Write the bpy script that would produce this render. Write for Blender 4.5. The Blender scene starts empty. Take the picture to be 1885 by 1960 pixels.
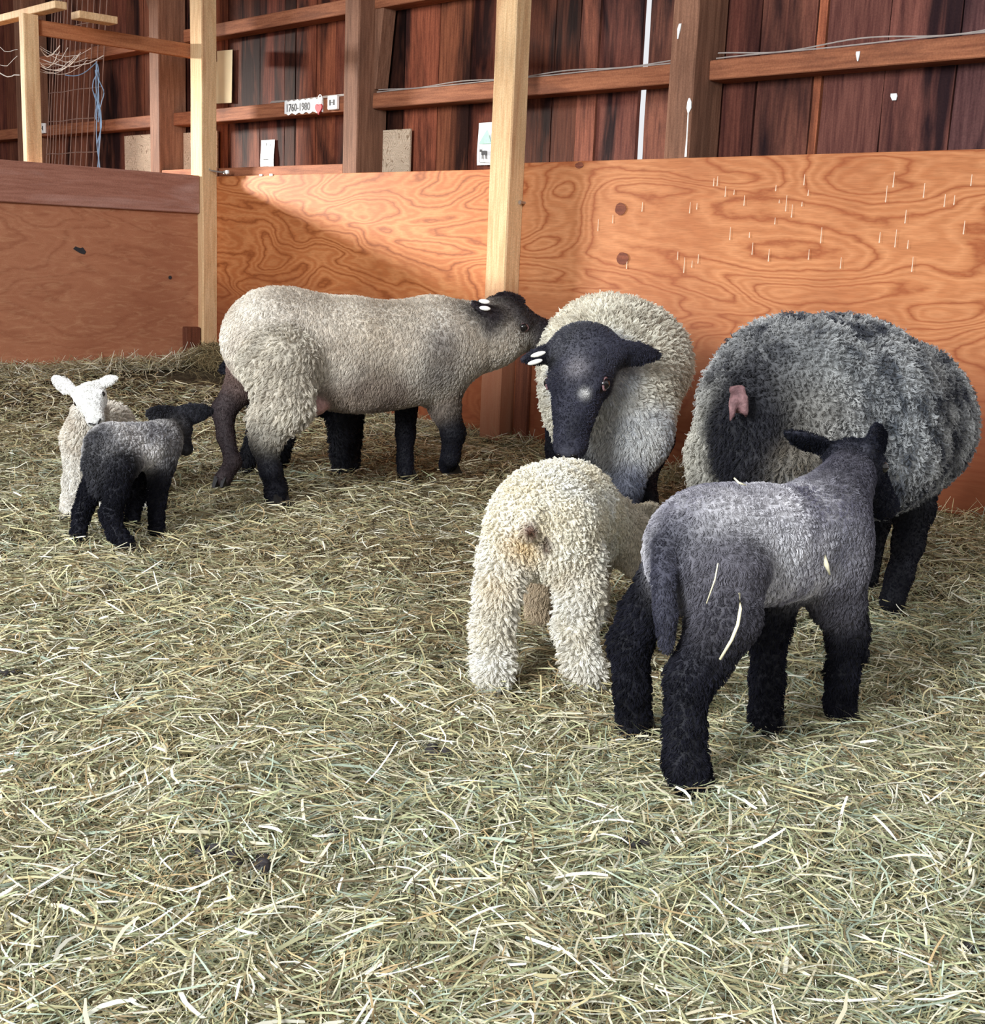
import bpy, bmesh, math, random
import numpy as np
from mathutils import Vector, Matrix, kdtree
random.seed(7); rng = np.random.default_rng(11)
SC = bpy.context.scene
COL = SC.collection

# ------------------------------------------------------------------ camera
F_PX = 2400.0
PITCH, ROLL, CAM_H = math.radians(11.70), math.radians(2.46), 0.90
fw = np.array([0, math.cos(PITCH), -math.sin(PITCH)]); up0 = np.array([0, math.sin(PITCH), math.cos(PITCH)])
ex = np.array([1., 0, 0])
CX = ex * math.cos(ROLL) + up0 * math.sin(ROLL)
CU = -ex * math.sin(ROLL) + up0 * math.cos(ROLL)
CAM = np.array([0, 0, CAM_H])
cd = bpy.data.cameras.new('camera'); cam = bpy.data.objects.new('camera', cd); COL.objects.link(cam)
cd.sensor_fit = 'HORIZONTAL'; cd.sensor_width = 36; cd.lens = 36 * F_PX / 1885
cam.matrix_world = Matrix(((CX[0], CU[0], -fw[0], 0), (CX[1], CU[1], -fw[1], 0), (CX[2], CU[2], -fw[2], CAM_H), (0, 0, 0, 1)))
cd.clip_start = 0.05
SC.camera = cam

# ------------------------------------------------------------------ light, sky, exposure
SC.view_settings.view_transform = 'Standard'; SC.view_settings.look = 'None'
SC.view_settings.gamma = 1; SC.view_settings.use_curve_mapping = False
SC.view_settings.exposure = 0.52
SC.cycles.max_bounces = 5; SC.cycles.diffuse_bounces = 3; SC.cycles.transparent_max_bounces = 4
wd = bpy.data.worlds.new('sky'); SC.world = wd; wd.use_nodes = True
bg = wd.node_tree.nodes['Background']; bg.inputs[0].default_value = (0.96, 0.97, 1.0, 1); bg.inputs[1].default_value = 0.62

BARN_A = math.radians(46.38)
D1 = np.array([math.cos(BARN_A), -math.sin(BARN_A), 0]); DN = np.array([math.sin(BARN_A), math.cos(BARN_A), 0])
BO = np.array([-1.861, 8.162, 0])
BM = Matrix.Translation(Vector(BO)) @ Matrix.Rotation(-BARN_A, 4, 'Z')      # barn frame: x along the back wall, y outward, z up
def B2W(x, y, z): return BO + D1 * x + DN * y + np.array([0, 0, z])

def area(name, loc, target, sx, sy, power, color):
    l = bpy.data.lights.new(name, 'AREA'); l.shape = 'RECTANGLE'; l.size = sx; l.size_y = sy; l.energy = power; l.color = color
    o = bpy.data.objects.new(name, l); COL.objects.link(o); o.location = loc
    o.rotation_euler = (Vector(target) - Vector(loc)).to_track_quat('-Z', 'Y').to_euler()
    return o
area('daylight_from_left_doorway', B2W(-7.5, -2.3, 2.95), B2W(2.2, -.1, .9), 1.0, .8, 3700, (1.0, 0.95, 0.86))
area('daylight_from_barn_door', (-3.6, -2.4, 3.0), (0.5, 3.6, 0.3), 2.2, 2.0, 520, (0.93, 0.97, 1.0))

# ------------------------------------------------------------------ helpers
def ray(px, py): return CX * (px - 942.5) / F_PX + CU * (980 - py) / F_PX + fw
def A(px, py, Y): d = ray(px, py); return CAM + d * (Y / d[1])
def G(px, py, z=0.0): d = ray(px, py); return CAM + d * ((z - CAM_H) / d[2])
def unit(v): v = np.asarray(v, float); return v / np.linalg.norm(v)

def tag(o, label=None, cat=None, group=None, kind=None):
    if label: o['label'] = label
    if cat: o['category'] = cat
    if group: o['group'] = group
    if kind: o['kind'] = kind
    return o
def link(o, parent=None):
    COL.objects.link(o)
    if parent is not None: o.parent = parent
    return o
def empty(name, loc, rot=0):
    e = bpy.data.objects.new(name, None); e.location = loc; e.rotation_euler = (0, 0, rot); e.empty_display_size = .05
    return link(e)
def from_np(name, v, quads, mat, parent=None, smooth=False, cols=None):
    me = bpy.data.meshes.new(name); v = np.asarray(v, np.float32); quads = np.asarray(quads, np.int32); n = quads.shape[1]
    me.vertices.add(len(v)); me.vertices.foreach_set('co', v.ravel())
    me.loops.add(quads.size); me.loops.foreach_set('vertex_index', quads.ravel())
    me.polygons.add(len(quads)); me.polygons.foreach_set('loop_start', np.arange(0, quads.size, n, dtype=np.int32))
    if cols is not None:
        a = me.attributes.new('col', 'FLOAT_COLOR', 'POINT'); c = np.ones((len(v), 4), np.float32); c[:, :3] = cols
        a.data.foreach_set('color', c.ravel())
    me.update(calc_edges=True); me.validate()
    if smooth: me.polygons.foreach_set('use_smooth', np.ones(len(quads), bool))
    if mat: me.materials.append(mat)
    return link(bpy.data.objects.new(name, me), parent)

class MB:
    """collects shapes in the barn frame (or world), builds one mesh with its origin at the base"""
    def __init__(s): s.v = []; s.f = []; s.c = []
    def add(s, v, f, c=None):
        n = len(s.v); s.v += [tuple(p) for p in v]; s.f += [tuple(i + n for i in q) for q in f]; s.c += [c or (1, 1, 1)] * len(v); return s
    def box(s, a, b, c=None, rot=None, jit=0, bev=0):
        a = np.minimum(a, b) * 1.0 if False else np.array(a, float); b = np.array(b, float)
        lo, hi = np.minimum(a, b), np.maximum(a, b); mid = (lo + hi) / 2; h = (hi - lo) / 2
        bm = bmesh.new(); bmesh.ops.create_cube(bm, size=2)
        for v in bm.verts: v.co = Vector([v.co[i] * h[i] + (random.uniform(-jit, jit)) for i in range(3)])
        if bev: bmesh.ops.bevel(bm, geom=list(bm.edges), offset=min(bev, min(h) * .8), segments=1, affect='EDGES', profile=.5)
        R = rot if rot is not None else Matrix.Identity(3)
        bm.verts.index_update()
        vs = [np.array(R @ v.co) + mid for v in bm.verts]; fs = [[v.index for v in f.verts] for f in bm.faces]; bm.free()
        return s.add(vs, fs, c)
    def tube(s, pts, r, n=6, c=None, caps=True):
        pts = [np.array(p, float) for p in pts]; m = len(pts); rr = r if hasattr(r, '__len__') else [r] * m
        vs = []; fs = []
        for i, p in enumerate(pts):
            t = unit(pts[min(i + 1, m - 1)] - pts[max(i - 1, 0)]); a = np.cross(t, [0, 0, 1.])
            if np.linalg.norm(a) < .1: a = np.cross(t, [0, 1., 0])
            a = unit(a); b = np.cross(t, a)
            for k in range(n): q = 2 * math.pi * k / n; vs.append(p + rr[i] * (a * math.cos(q) + b * math.sin(q)))
        for i in range(m - 1):
            for k in range(n): fs.append((i * n + k, i * n + (k + 1) % n, (i + 1) * n + (k + 1) % n, (i + 1) * n + k))
        if caps: fs.append(tuple(range(n))[::-1]); fs.append(tuple((m - 1) * n + k for k in range(n)))
        return s.add(vs, fs, c)
    def quad(s, p, c=None): return s.add(p, [tuple(range(len(p)))], c)
    def build(s, name, mat, parent=None, frame=None, smooth=False, origin=None):
        v = np.array(s.v)
        if parent is None:
            o = np.array([(v[:, 0].min() + v[:, 0].max()) / 2, (v[:, 1].min() + v[:, 1].max()) / 2, v[:, 2].min()]) if origin is None else np.array(origin, float)
        else: o = np.array(parent.get('_o', (0, 0, 0)))
        me = bpy.data.meshes.new(name); me.from_pydata([tuple(p) for p in v - o], [], s.f)
        a = me.attributes.new('col', 'FLOAT_COLOR', 'POINT'); c = np.ones((len(v), 4), np.float32); c[:, :3] = s.c; a.data.foreach_set('color', c.ravel())
        me.materials.append(mat); me.update()
        if smooth: me.polygons.foreach_set('use_smooth', np.ones(len(me.polygons), bool))
        ob = bpy.data.objects.new(name, me); COL.objects.link(ob)
        if parent is None:
            if frame == 'barn': ob.matrix_world = BM @ Matrix.Translation(Vector(o))
            else: ob.location = o
            ob['_o'] = tuple(float(t) for t in o)
        else: ob.parent = parent; ob['_o'] = parent['_o']
        return ob
def base(name, o, frame='barn'):
    e = bpy.data.objects.new(name, None); COL.objects.link(e)
    e.matrix_world = (BM if frame == 'barn' else Matrix.Identity(4)) @ Matrix.Translation(Vector(o)); e['_o'] = tuple(float(t) for t in o); e.empty_display_size = .05
    return e

# numpy value noise
def _hash(i, j, k):
    n = (i * 374761393 + j * 668265263 + k * 2147483647 + 1013904223) & 0xffffffff
    n = ((n ^ (n >> 13)) * 1274126177) & 0xffffffff
    return ((n ^ (n >> 16)) & 0xffff) / 65535.0
def vnoise(p):
    p = np.asarray(p, float); i = np.floor(p).astype(np.int64); f = p - i; f = f * f * (3 - 2 * f); r = 0
    for a in (0, 1):
        for b in (0, 1):
            for c in (0, 1):
                w = (f[..., 0] if a else 1 - f[..., 0]) * (f[..., 1] if b else 1 - f[..., 1]) * (f[..., 2] if c else 1 - f[..., 2])
                r = r + w * _hash(i[..., 0] + a, i[..., 1] + b, i[..., 2] + c)
    return r
def fbm(p, o=3): return sum(vnoise(np.asarray(p) * 2 ** k + 17 * k) / 2 ** (k + 1) for k in range(o)) / (1 - .5 ** o)

# ------------------------------------------------------------------ materials
def mat(name, rough=.8, spec=.3):
    m = bpy.data.materials.new(name); m.use_nodes = True; nt = m.node_tree; b = nt.nodes['Principled BSDF']
    b.inputs['Roughness'].default_value = rough; b.inputs['Specular IOR Level'].default_value = spec
    return m, nt, b
def N(nt, t, **kw):
    n = nt.nodes.new(t)
    for k, v in kw.items():
        if k in n.inputs: n.inputs[k].default_value = v
        else: setattr(n, k, v)
    return n
def ramp(nt, fac, stops):
    r = nt.nodes.new('ShaderNodeValToRGB'); e = r.color_ramp.elements
    while len(e) < len(stops): e.new(.5)
    for i, (p, c) in enumerate(stops): e[i].position = p; e[i].color = (*c, 1)
    nt.links.new(fac, r.inputs[0]); return r.outputs[0]
def coords(nt, scale=(1, 1, 1), rnd=6.0):
    tc = nt.nodes.new('ShaderNodeTexCoord'); oi = nt.nodes.new('ShaderNodeObjectInfo'); mp = nt.nodes.new('ShaderNodeMapping')
    mu = N(nt, 'ShaderNodeVectorMath', operation='SCALE'); mu.inputs[3].default_value = rnd
    cb = nt.nodes.new('ShaderNodeCombineXYZ')
    for i in range(3): nt.links.new(oi.outputs['Random'], cb.inputs[i])
    nt.links.new(cb.outputs[0], mu.inputs[0]); nt.links.new(tc.outputs['Object'], mp.inputs[0]); nt.links.new(mu.outputs[0], mp.inputs[1])
    mp.inputs['Scale'].default_value = scale
    return mp.outputs[0]
def mixc(nt, fac, a, b, mode='MIX'):
    m = nt.nodes.new('ShaderNodeMix'); m.data_type = 'RGBA'; m.blend_type = mode
    for s, k in ((fac, 0), (a, 6), (b, 7)):
        if isinstance(s, (int, float)): m.inputs[k].default_value = s
        elif isinstance(s, tuple): m.inputs[k].default_value = (*s, 1)
        else: nt.links.new(s, m.inputs[k])
    return m.outputs[2]
def math_(nt, op, a, b=None, c=None):
    m = nt.nodes.new('ShaderNodeMath'); m.operation = op
    for i, s in enumerate((a, b, c)):
        if s is None: continue
        if isinstance(s, (int, float)): m.inputs[i].default_value = s
        else: nt.links.new(s, m.inputs[i])
    return m.outputs[0]
def bump(nt, b, h, st=.3, dist=.01):
    n = nt.nodes.new('ShaderNodeBump'); n.inputs['Strength'].default_value = st; n.inputs['Distance'].default_value = dist
    nt.links.new(h, n.inputs['Height']); nt.links.new(n.outputs[0], b.inputs['Normal'])
def plain(name, c, rough=.7, spec=.3, var=.0, scale=20, metal=0):
    m, nt, b = mat(name, rough, spec); b.inputs['Metallic'].default_value = metal
    nz = N(nt, 'ShaderNodeTexNoise', Scale=scale, Detail=4.0); nt.links.new(coords(nt), nz.inputs['Vector'])
    k = tuple(max(0, x * (1 - max(var, .06))) for x in c); k2 = tuple(min(1, x * (1 + max(var, .06))) for x in c)
    nt.links.new(ramp(nt, nz.outputs[0], [(.3, k), (.7, k2)]), b.inputs['Base Color']); return m
def wood(name, base_c, dark_c, stain_c=None, axis='z', stain=.3, grain=1.0, rough=.75, vcol=False, st_scale=1.2, thr=.55):
    """straight sawn timber: fine grain along the axis, blotchy stains"""
    m, nt, b = mat(name, rough, .06)
    sc = {'z': (1, 1, .06), 'x': (.06, 1, 1), 'y': (1, .06, 1)}[axis]
    v = coords(nt, tuple(s * grain for s in sc))
    g = N(nt, 'ShaderNodeTexNoise', Scale=70.0, Detail=5.0, Roughness=.65); nt.links.new(v, g.inputs['Vector'])
    v2 = coords(nt, tuple(max(s, .16) for s in sc)); s2 = N(nt, 'ShaderNodeTexNoise', Scale=6.0 * st_scale, Detail=4.0, Roughness=.6, Distortion=.6); nt.links.new(v2, s2.inputs['Vector'])
    c = ramp(nt, g.outputs[0], [(.32, dark_c), (.62, base_c)])
    sm = ramp(nt, s2.outputs[0], [(thr - .06, (0, 0, 0)), (thr + .12, (1, 1, 1))])
    c = mixc(nt, math_(nt, 'MULTIPLY', sm, stain), c, stain_c or dark_c)
    sp = N(nt, 'ShaderNodeTexNoise', Scale=160.0, Detail=2.0); nt.links.new(coords(nt), sp.inputs['Vector'])
    c = mixc(nt, .35, c, ramp(nt, sp.outputs[0], [(.3, (.35, .35, .35)), (.7, (1, 1, 1))]), 'MULTIPLY')
    if vcol:
        at = nt.nodes.new('ShaderNodeAttribute'); at.attribute_name = 'col'; c = mixc(nt, 1.0, c, at.outputs['Color'], 'MULTIPLY')
    nt.links.new(c, b.inputs['Base Color']); bump(nt, b, g.outputs[0], .35, .004)
    return m
def plywood(name, c_lo, c_mid, c_hi, bands=16, sc=(.8, 1, 2.6), dist=.5, seed=0., contrast=1., scuff=None, scuff_amt=.0, grime_shade=0):
    """rotary-cut plywood: wandering cathedral bands"""
    m, nt, b = mat(name, .68, .12)
    tc = nt.nodes.new('ShaderNodeTexCoord'); mp = nt.nodes.new('ShaderNodeMapping'); mp.inputs['Scale'].default_value = sc; mp.inputs['Location'].default_value = (seed, seed * .7, seed * 1.3)
    nt.links.new(tc.outputs['Object'], mp.inputs[0]); v = mp.outputs[0]
    n1 = N(nt, 'ShaderNodeTexNoise', Scale=1.0, Detail=2.0, Roughness=.45, Distortion=dist); nt.links.new(v, n1.inputs['Vector'])
    n2 = N(nt, 'ShaderNodeTexNoise', Scale=14.0, Detail=3.0); nt.links.new(v, n2.inputs['Vector'])
    h = math_(nt, 'ADD', math_(nt, 'MULTIPLY', n1.outputs[0], bands), math_(nt, 'MULTIPLY', n2.outputs[0], .55))
    s = math_(nt, 'PINGPONG', h, .5); s = math_(nt, 'MULTIPLY', s, 2.0)
    c = ramp(nt, s, [(.0, c_lo), (.22, c_mid), (.55, c_hi), (.9, c_mid)])
    c = mixc(nt, contrast, c_mid, c)
    n3 = N(nt, 'ShaderNodeTexNoise', Scale=1.7, Detail=4.0); nt.links.new(tc.outputs['Object'], n3.inputs['Vector'])
    c = mixc(nt, math_(nt, 'MULTIPLY', ramp(nt, n3.outputs[0], [(.42, (0, 0, 0)), (.7, (1, 1, 1))]), .55), c, c_lo)
    mp2 = nt.nodes.new('ShaderNodeMapping'); mp2.inputs['Scale'].default_value = (.07, 1, 1.0); nt.links.new(tc.outputs['Object'], mp2.inputs[0])
    g = N(nt, 'ShaderNodeTexNoise', Scale=230.0, Detail=3.0); nt.links.new(mp2.outputs[0], g.inputs['Vector'])
    c = mixc(nt, .5, c, ramp(nt, g.outputs[0], [(.3, (.62, .6, .58)), (.65, (1, 1, 1))]), 'MULTIPLY')
    if scuff:
        mp3 = nt.nodes.new('ShaderNodeMapping'); mp3.inputs['Scale'].default_value = (3, 3, 14); nt.links.new(tc.outputs['Object'], mp3.inputs[0])
        sn = N(nt, 'ShaderNodeTexNoise', Scale=2.2, Detail=6.0, Roughness=.72, Distortion=1.2); nt.links.new(mp3.outputs[0], sn.inputs['Vector'])
        c = mixc(nt, math_(nt, 'MULTIPLY', ramp(nt, sn.outputs[0], [(.5, (0, 0, 0)), (.72, (1, 1, 1))]), scuff_amt), c, scuff)
    if grime_shade:      # greasy red-brown rub band from the flock, lower-board shading painted into it
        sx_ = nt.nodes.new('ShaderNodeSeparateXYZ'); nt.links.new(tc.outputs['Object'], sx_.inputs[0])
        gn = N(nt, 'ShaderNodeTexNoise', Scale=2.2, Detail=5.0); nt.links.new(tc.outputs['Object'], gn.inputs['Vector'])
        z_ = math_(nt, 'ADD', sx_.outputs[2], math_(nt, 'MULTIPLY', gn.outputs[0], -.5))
        c = mixc(nt, ramp(nt, z_, [(.12, (.75,) * 3), (grime_shade, (0, 0, 0))]), c, (.17, .045, .022))
    nt.links.new(c, b.inputs['Base Color']); bump(nt, b, g.outputs[0], .2, .002)
    return m
def attr_mat(name, rough=.75, spec=.2, mul=None, bumpy=0):
    m, nt, b = mat(name, rough, spec); at = nt.nodes.new('ShaderNodeAttribute'); at.attribute_name = 'col'
    c = at.outputs['Color']
    nz = N(nt, 'ShaderNodeTexNoise', Scale=90.0, Detail=3.0); tc = nt.nodes.new('ShaderNodeTexCoord'); nt.links.new(tc.outputs['Object'], nz.inputs['Vector'])
    if mul: c = mixc(nt, 1.0, c, ramp(nt, nz.outputs[0], [(.3, (mul,) * 3), (.7, (1, 1, 1))]), 'MULTIPLY')
    if bumpy: bump(nt, b, nz.outputs[0], bumpy, .01)
    nt.links.new(c, b.inputs['Base Color']); return m

M_SIDING = wood('weathered_barn_siding', (.33, .125, .07), (.16, .055, .035), (.016, .010, .011), 'z', .92, 1, vcol=True, st_scale=.9, thr=.50)
M_POST_OLD = wood('old_barn_post', (.30, .15, .095), (.17, .08, .05), (.10, .05, .035), 'z', .5)
M_GIRT = wood('old_barn_rail', (.42, .165, .085), (.24, .085, .045), (.10, .04, .03), 'x', .5)
M_PINE = wood('pale_pine', (.84, .58, .33), (.66, .40, .20), (.42, .17, .08), 'z', .45, thr=.57)
M_PINE_RAIL = wood('pine_rail', (.50, .21, .10), (.34, .12, .055), (.2, .07, .04), 'y', .4)
M_BAND = wood('purple_brown_board', (.42, .20, .145), (.30, .13, .09), (.56, .36, .31), 'y', .6)
M_PLY_MID = plywood('orange_plywood', (.30, .085, .025), (.50, .165, .055), (.62, .25, .095), bands=17, seed=3.1, grime_shade=.5)
M_PLY_RIGHT = plywood('orange_plywood_wide', (.33, .095, .035), (.48, .185, .075), (.58, .25, .11), grime_shade=.62, bands=13, sc=(.75, 1, 2.2), seed=9.4, dist=.9)
M_PLY_OLD = plywood('scuffed_brown_plywood', (.30, .112, .06), (.43, .18, .098), (.50, .225, .125), bands=9, sc=(1, .8, 3), seed=5.2, contrast=.5, scuff=(.60, .34, .19), scuff_amt=.5)
M_ORANGE = wood('orange_sill_board', (.52, .17, .065), (.36, .10, .04), None, 'y', .2)
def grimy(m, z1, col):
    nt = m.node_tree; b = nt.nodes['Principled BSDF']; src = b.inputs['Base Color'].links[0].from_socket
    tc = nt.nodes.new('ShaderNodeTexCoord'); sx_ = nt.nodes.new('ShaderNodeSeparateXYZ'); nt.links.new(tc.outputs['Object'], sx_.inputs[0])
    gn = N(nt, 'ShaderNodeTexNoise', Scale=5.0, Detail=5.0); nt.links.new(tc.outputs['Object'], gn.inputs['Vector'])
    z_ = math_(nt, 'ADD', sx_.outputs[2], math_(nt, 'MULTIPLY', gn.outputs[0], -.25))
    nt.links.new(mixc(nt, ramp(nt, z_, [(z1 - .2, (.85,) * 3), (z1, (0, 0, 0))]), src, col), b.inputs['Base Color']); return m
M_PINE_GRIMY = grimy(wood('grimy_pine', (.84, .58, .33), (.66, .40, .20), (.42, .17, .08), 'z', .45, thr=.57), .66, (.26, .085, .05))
M_OSB = plywood('rough_chipboard', (.30, .20, .13), (.74, .56, .40), (.84, .70, .54), bands=26, sc=(3, 3, 4), seed=1.7, dist=2.)
M_DARKWOOD = wood('dark_block', (.20, .07, .04), (.11, .04, .025), None, 'z', .3)
M_METAL = plain('galvanised_metal', (.45, .44, .42), .4, .5, .1, metal=.8)
M_WIRE = plain('rusty_wire', (.30, .19, .15), .6, .3, .2)
M_CABLE = plain('grey_cable', (.40, .35, .32), .5, .4, .15)
M_PAPER = plain('white_paper', (.85, .85, .84), .8, .2, .02)
M_YPAPER = plain('yellowed_paper', (.78, .66, .42), .8, .2, .1, 3)
M_GREENP = plain('pale_green_crayon', (.45, .74, .60), .8, .2, .08, 60)
M_INK = plain('dark_ink', (.03, .03, .035), .7)
M_RED = plain('red_plastic', (.50, .035, .05), .7)
M_WHITE = plain('white_plastic', (.82, .82, .80), .4, .4, .02)
M_TWINE = plain('blue_twine', (.30, .46, .66), .7, .2, .2)
M_WEB = plain('dusty_cobweb', (.72, .66, .60), .9, .1, .1)
M_DUNG = plain('dark_dung', (.035, .03, .032), .65, .3, .4, 40)
M_KNOT = wood('knot', (.28, .09, .05), (.12, .04, .03), None, 'x', .4)
M_WHITEWASH = plain('white_streak', (.72, .52, .38), .8, .1, .05)
M_ATTR_HAY = attr_mat('hay_strands', .65, .3)
M_FLEECE = attr_mat('fleece', .9, .05)
M_SKIN = attr_mat('animal_skin', .7, .25, mul=.55, bumpy=.5)
M_HOOF = plain('black_hoof', (.02, .018, .018), .5, .4, .2)
M_EYE = plain('dark_eye', (.012, .010, .010), .12, .6, .1)
M_EYEPINK = plain('pink_eyelid', (.34, .19, .20), .5, .4, .15)
M_TAG = plain('cream_ear_tag', (.88, .86, .80), .4, .4, .02)
M_FLOOR = None

# ================================================================== BARN
def gh(x, y):
    """bedding surface height in world coordinates"""
    x = np.asarray(x, float); y = np.asarray(y, float)
    bx = (x - BO[0]) * D1[0] + (y - BO[1]) * D1[1]; by = (x - BO[0]) * DN[0] + (y - BO[1]) * DN[1]
    t = np.clip(bx / 1.5, 0, 1); h = .135 * (1 - t * t * (3 - 2 * t)) * np.clip(1 + (by + 1.6) / 2.2 * 1.0, .15, 1)
    h = h + .05 * np.exp(-((bx - 5.1) ** 2 + (by + .35) ** 2) / .35) + .10 * np.exp(-((bx - .25) ** 2 + (by + .12) ** 2) / .05)
    n = vnoise(np.stack([x * 2.1, y * 2.1, x * 0 + 3], -1)) - .5
    return h - .032 + n * .03 + (vnoise(np.stack([x * 6.5, y * 6.5, x * 0 + 9], -1)) - .5) * .022

# floor of packed bedding
gx = np.linspace(-6.5, 6.5, 200); gy = np.linspace(-1.5, 13, 220); XX, YY = np.meshgrid(gx, gy, indexing='ij')
ZZ = gh(XX, YY) - .025 + (vnoise(np.stack([XX * 14, YY * 14, XX * 0], -1)) - .5) * .02
V = np.stack([XX, YY, ZZ], -1).reshape(-1, 3); idx = np.arange(200 * 220).reshape(200, 220)
Q = np.stack([idx[:-1, :-1], idx[1:, :-1], idx[1:, 1:], idx[:-1, 1:]], -1).reshape(-1, 4)
mfl, nt, b = mat('packed_bedding', .9, .1)
nz = N(nt, 'ShaderNodeTexNoise', Scale=25.0, Detail=6.0, Roughness=.7); tc = nt.nodes.new('ShaderNodeTexCoord'); nt.links.new(tc.outputs['Object'], nz.inputs['Vector'])
nt.links.new(ramp(nt, nz.outputs[0], [(.3, (.03, .022, .015)), (.55, (.09, .07, .042)), (.75, (.18, .15, .09))]), b.inputs['Base Color']); bump(nt, b, nz.outputs[0], .8, .03)
tag(from_np('floor', V, Q, mfl, smooth=True), kind='structure')

# outer wall of vertical boards with a daylight gap
sid = MB()
bounds = [-3.95, -3.70, -3.42, -3.2, -2.98, -2.72, -2.5, -2.28, -2.02, -1.78, -1.55, -1.3, -1.08, -.82, -.55, -.34, -.19, -.03, .18, .455, .57, .78, .97, 1.18, 1.37, 1.60, 1.888, 2.14, 2.34, 2.55, 2.74, 2.905, 3.03, 3.285, 3.33, 3.50, 3.69, 3.93, 4.20, 4.245, 4.52, 4.81, 5.03, 5.3, 5.6, 5.9]
tones = {.18: (.55, .4, .42), .455: (.25, .2, .2), .57: (.9, .72, .68), .78: (1.15, .95, .85), .97: (.75, .6, .6), 1.37: (.28, .25, .26), 1.60: (1.25, 1.0, .95), 1.888: (1.05, .95, .85), 2.14: (.6, .45, .45), 2.34: (.7, .5, .5),
         2.74: (.42, .38, .4), 2.905: (1.0, .9, .95), 3.03: (.65, .6, .75), 3.33: (.8, .8, .9), 3.69: (.55, .5, .62), 3.93: (.8, .8, .95), 4.20: (1.5, 1.3, 1.15), 4.245: (.6, .62, .85), 4.52: (.75, .75, 1.0), 4.81: (.4, .48, .8), -.34: (1.1, .9, .8)}
for i in range(len(bounds) - 1):
    x0, x1 = bounds[i], bounds[i + 1]
    if x0 == 3.285: continue
    k = random.uniform(.6, 1.15); c = tones.get(x0, (k, k * random.uniform(.85, 1), k * random.uniform(.85, 1.05)))
    sl = (x1 - x0) * 0
    g = .004
    y0 = .235 + random.uniform(0, .008)
    n = 14
    z = np.linspace(0, 3.3, n); ww = [random.uniform(-.003, .003) for _ in z]; we = [random.uniform(-.003, .003) for _ in z]
    vs = []; fs = []
    for j in range(n):
        vs += [(x0 + g + ww[j], y0, z[j]), (x1 - g + we[j], y0, z[j]), (x1 - g + we[j], y0 + .022, z[j]), (x0 + g + ww[j], y0 + .022, z[j])]
    for j in range(n - 1):
        for a_ in range(4): fs.append((4 * j + a_, 4 * j + (a_ + 1) % 4, 4 * j + 4 + (a_ + 1) % 4, 4 * j + 4 + a_))
    sid.add(vs, fs, c)
    if not (x0 < 3.285 < x1 + .05 or abs(x1 - 3.285) < .01 or abs(x0 - 3.33) < .01 or abs(x1 - 1.888) < .001 or abs(x1-3.285)<.02):
        sid.box((x0 - .02, .262, 0), (x0 + .02, .28, 3.3), (.12, .1, .1))   # battens outside close the joints
# batten leaving a thin crack below the rail at x=1.888
sid.box((1.87, .262, 1.62), (1.91, .28, 3.3), (.12, .1, .1)); sid.box((1.87, .262, 0), (1.91, .28, 1.30), (.12, .1, .1))
tag(sid.build('wall_back', M_SIDING, frame='barn', origin=(0, .24, 0)), kind='structure')
# gable wall at the left with a bright doorway, lintel and jamb shaped to trim its light
wl = MB(); wl.box((-4.1, -1.9, 0), (-4.04, .28, 1.5), (.6, .6, .6)); wl.box((-4.1, -3.6, 0), (-4.04, -1.9, 3.3), (.6, .6, .6)); wl.box((-4.1, -1.9, 2.5), (-4.04, -1.12, 3.3), (.6, .6, .6)); wl.box((-4.1, -1.12, 1.5), (-4.04, .28, 3.3), (.6, .6, .6))
tag(wl.build('wall_left', M_SIDING, frame='barn'), kind='structure')
cl = MB(); cl.box((-4.1, -2.6, 3.3), (6.6, .35, 3.36)); tag(cl.build('ceiling', M_POST_OLD, frame='barn'), kind='structure')  # unseen partial roof, put in to dim the upper back wall

# heavy barn posts behind the pen boards
tn = 0
def trim(mb, m):
    global tn; tn += 1; return tag(mb.build('trim_%d' % tn, m, frame='barn'), kind='structure')
def old_post(x0, x1, z1=3.3): return trim(MB().box((x0, .022, 0), (x1, .225, z1), bev=.006, jit=.002), M_POST_OLD)
old_post(1.345, 1.478); old_post(3.635, 3.768); old_post(-.83, -.70); old_post(-2.98, -2.84)
# rails (girts) between posts: lower at 1.64-1.72, upper at 2.155-2.235
for (a, b_) in ((-2.84, -.83), (-.69, 1.345), (1.478, 3.635), (3.768, 5.9), (-4.04, -2.98)):
    trim(MB().box((a, .12, 1.642), (b_, .235, 1.722), bev=.004, jit=.002), M_GIRT)
for (a, b_) in ((-2.84, -.83), (-.55, 1.345), (1.478, 3.635)):
    trim(MB().box((a, .12, 2.158), (b_, .235, 2.238), bev=.004, jit=.002), M_GIRT)
# knee braces
def brace(x, z0, dx, dz):
    R = Matrix.Rotation(math.atan2(dx, dz), 3, 'Y'); L = math.hypot(dx, dz)
    trim(MB().box((x + dx / 2 - .05, .13, z0 + dz / 2 - L / 2), (x + dx / 2 + .05, .22, z0 + dz / 2 + L / 2), rot=R, bev=.004), M_POST_OLD)
brace(1.44, 1.75, .16, 1.2); brace(-.8, 2.1, -.45, .8)
# low ledger behind the middle board
trim(MB().box((-.69, .03, 1.285), (1.34, .10, 1.345), bev=.003), M_GIRT)

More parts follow.
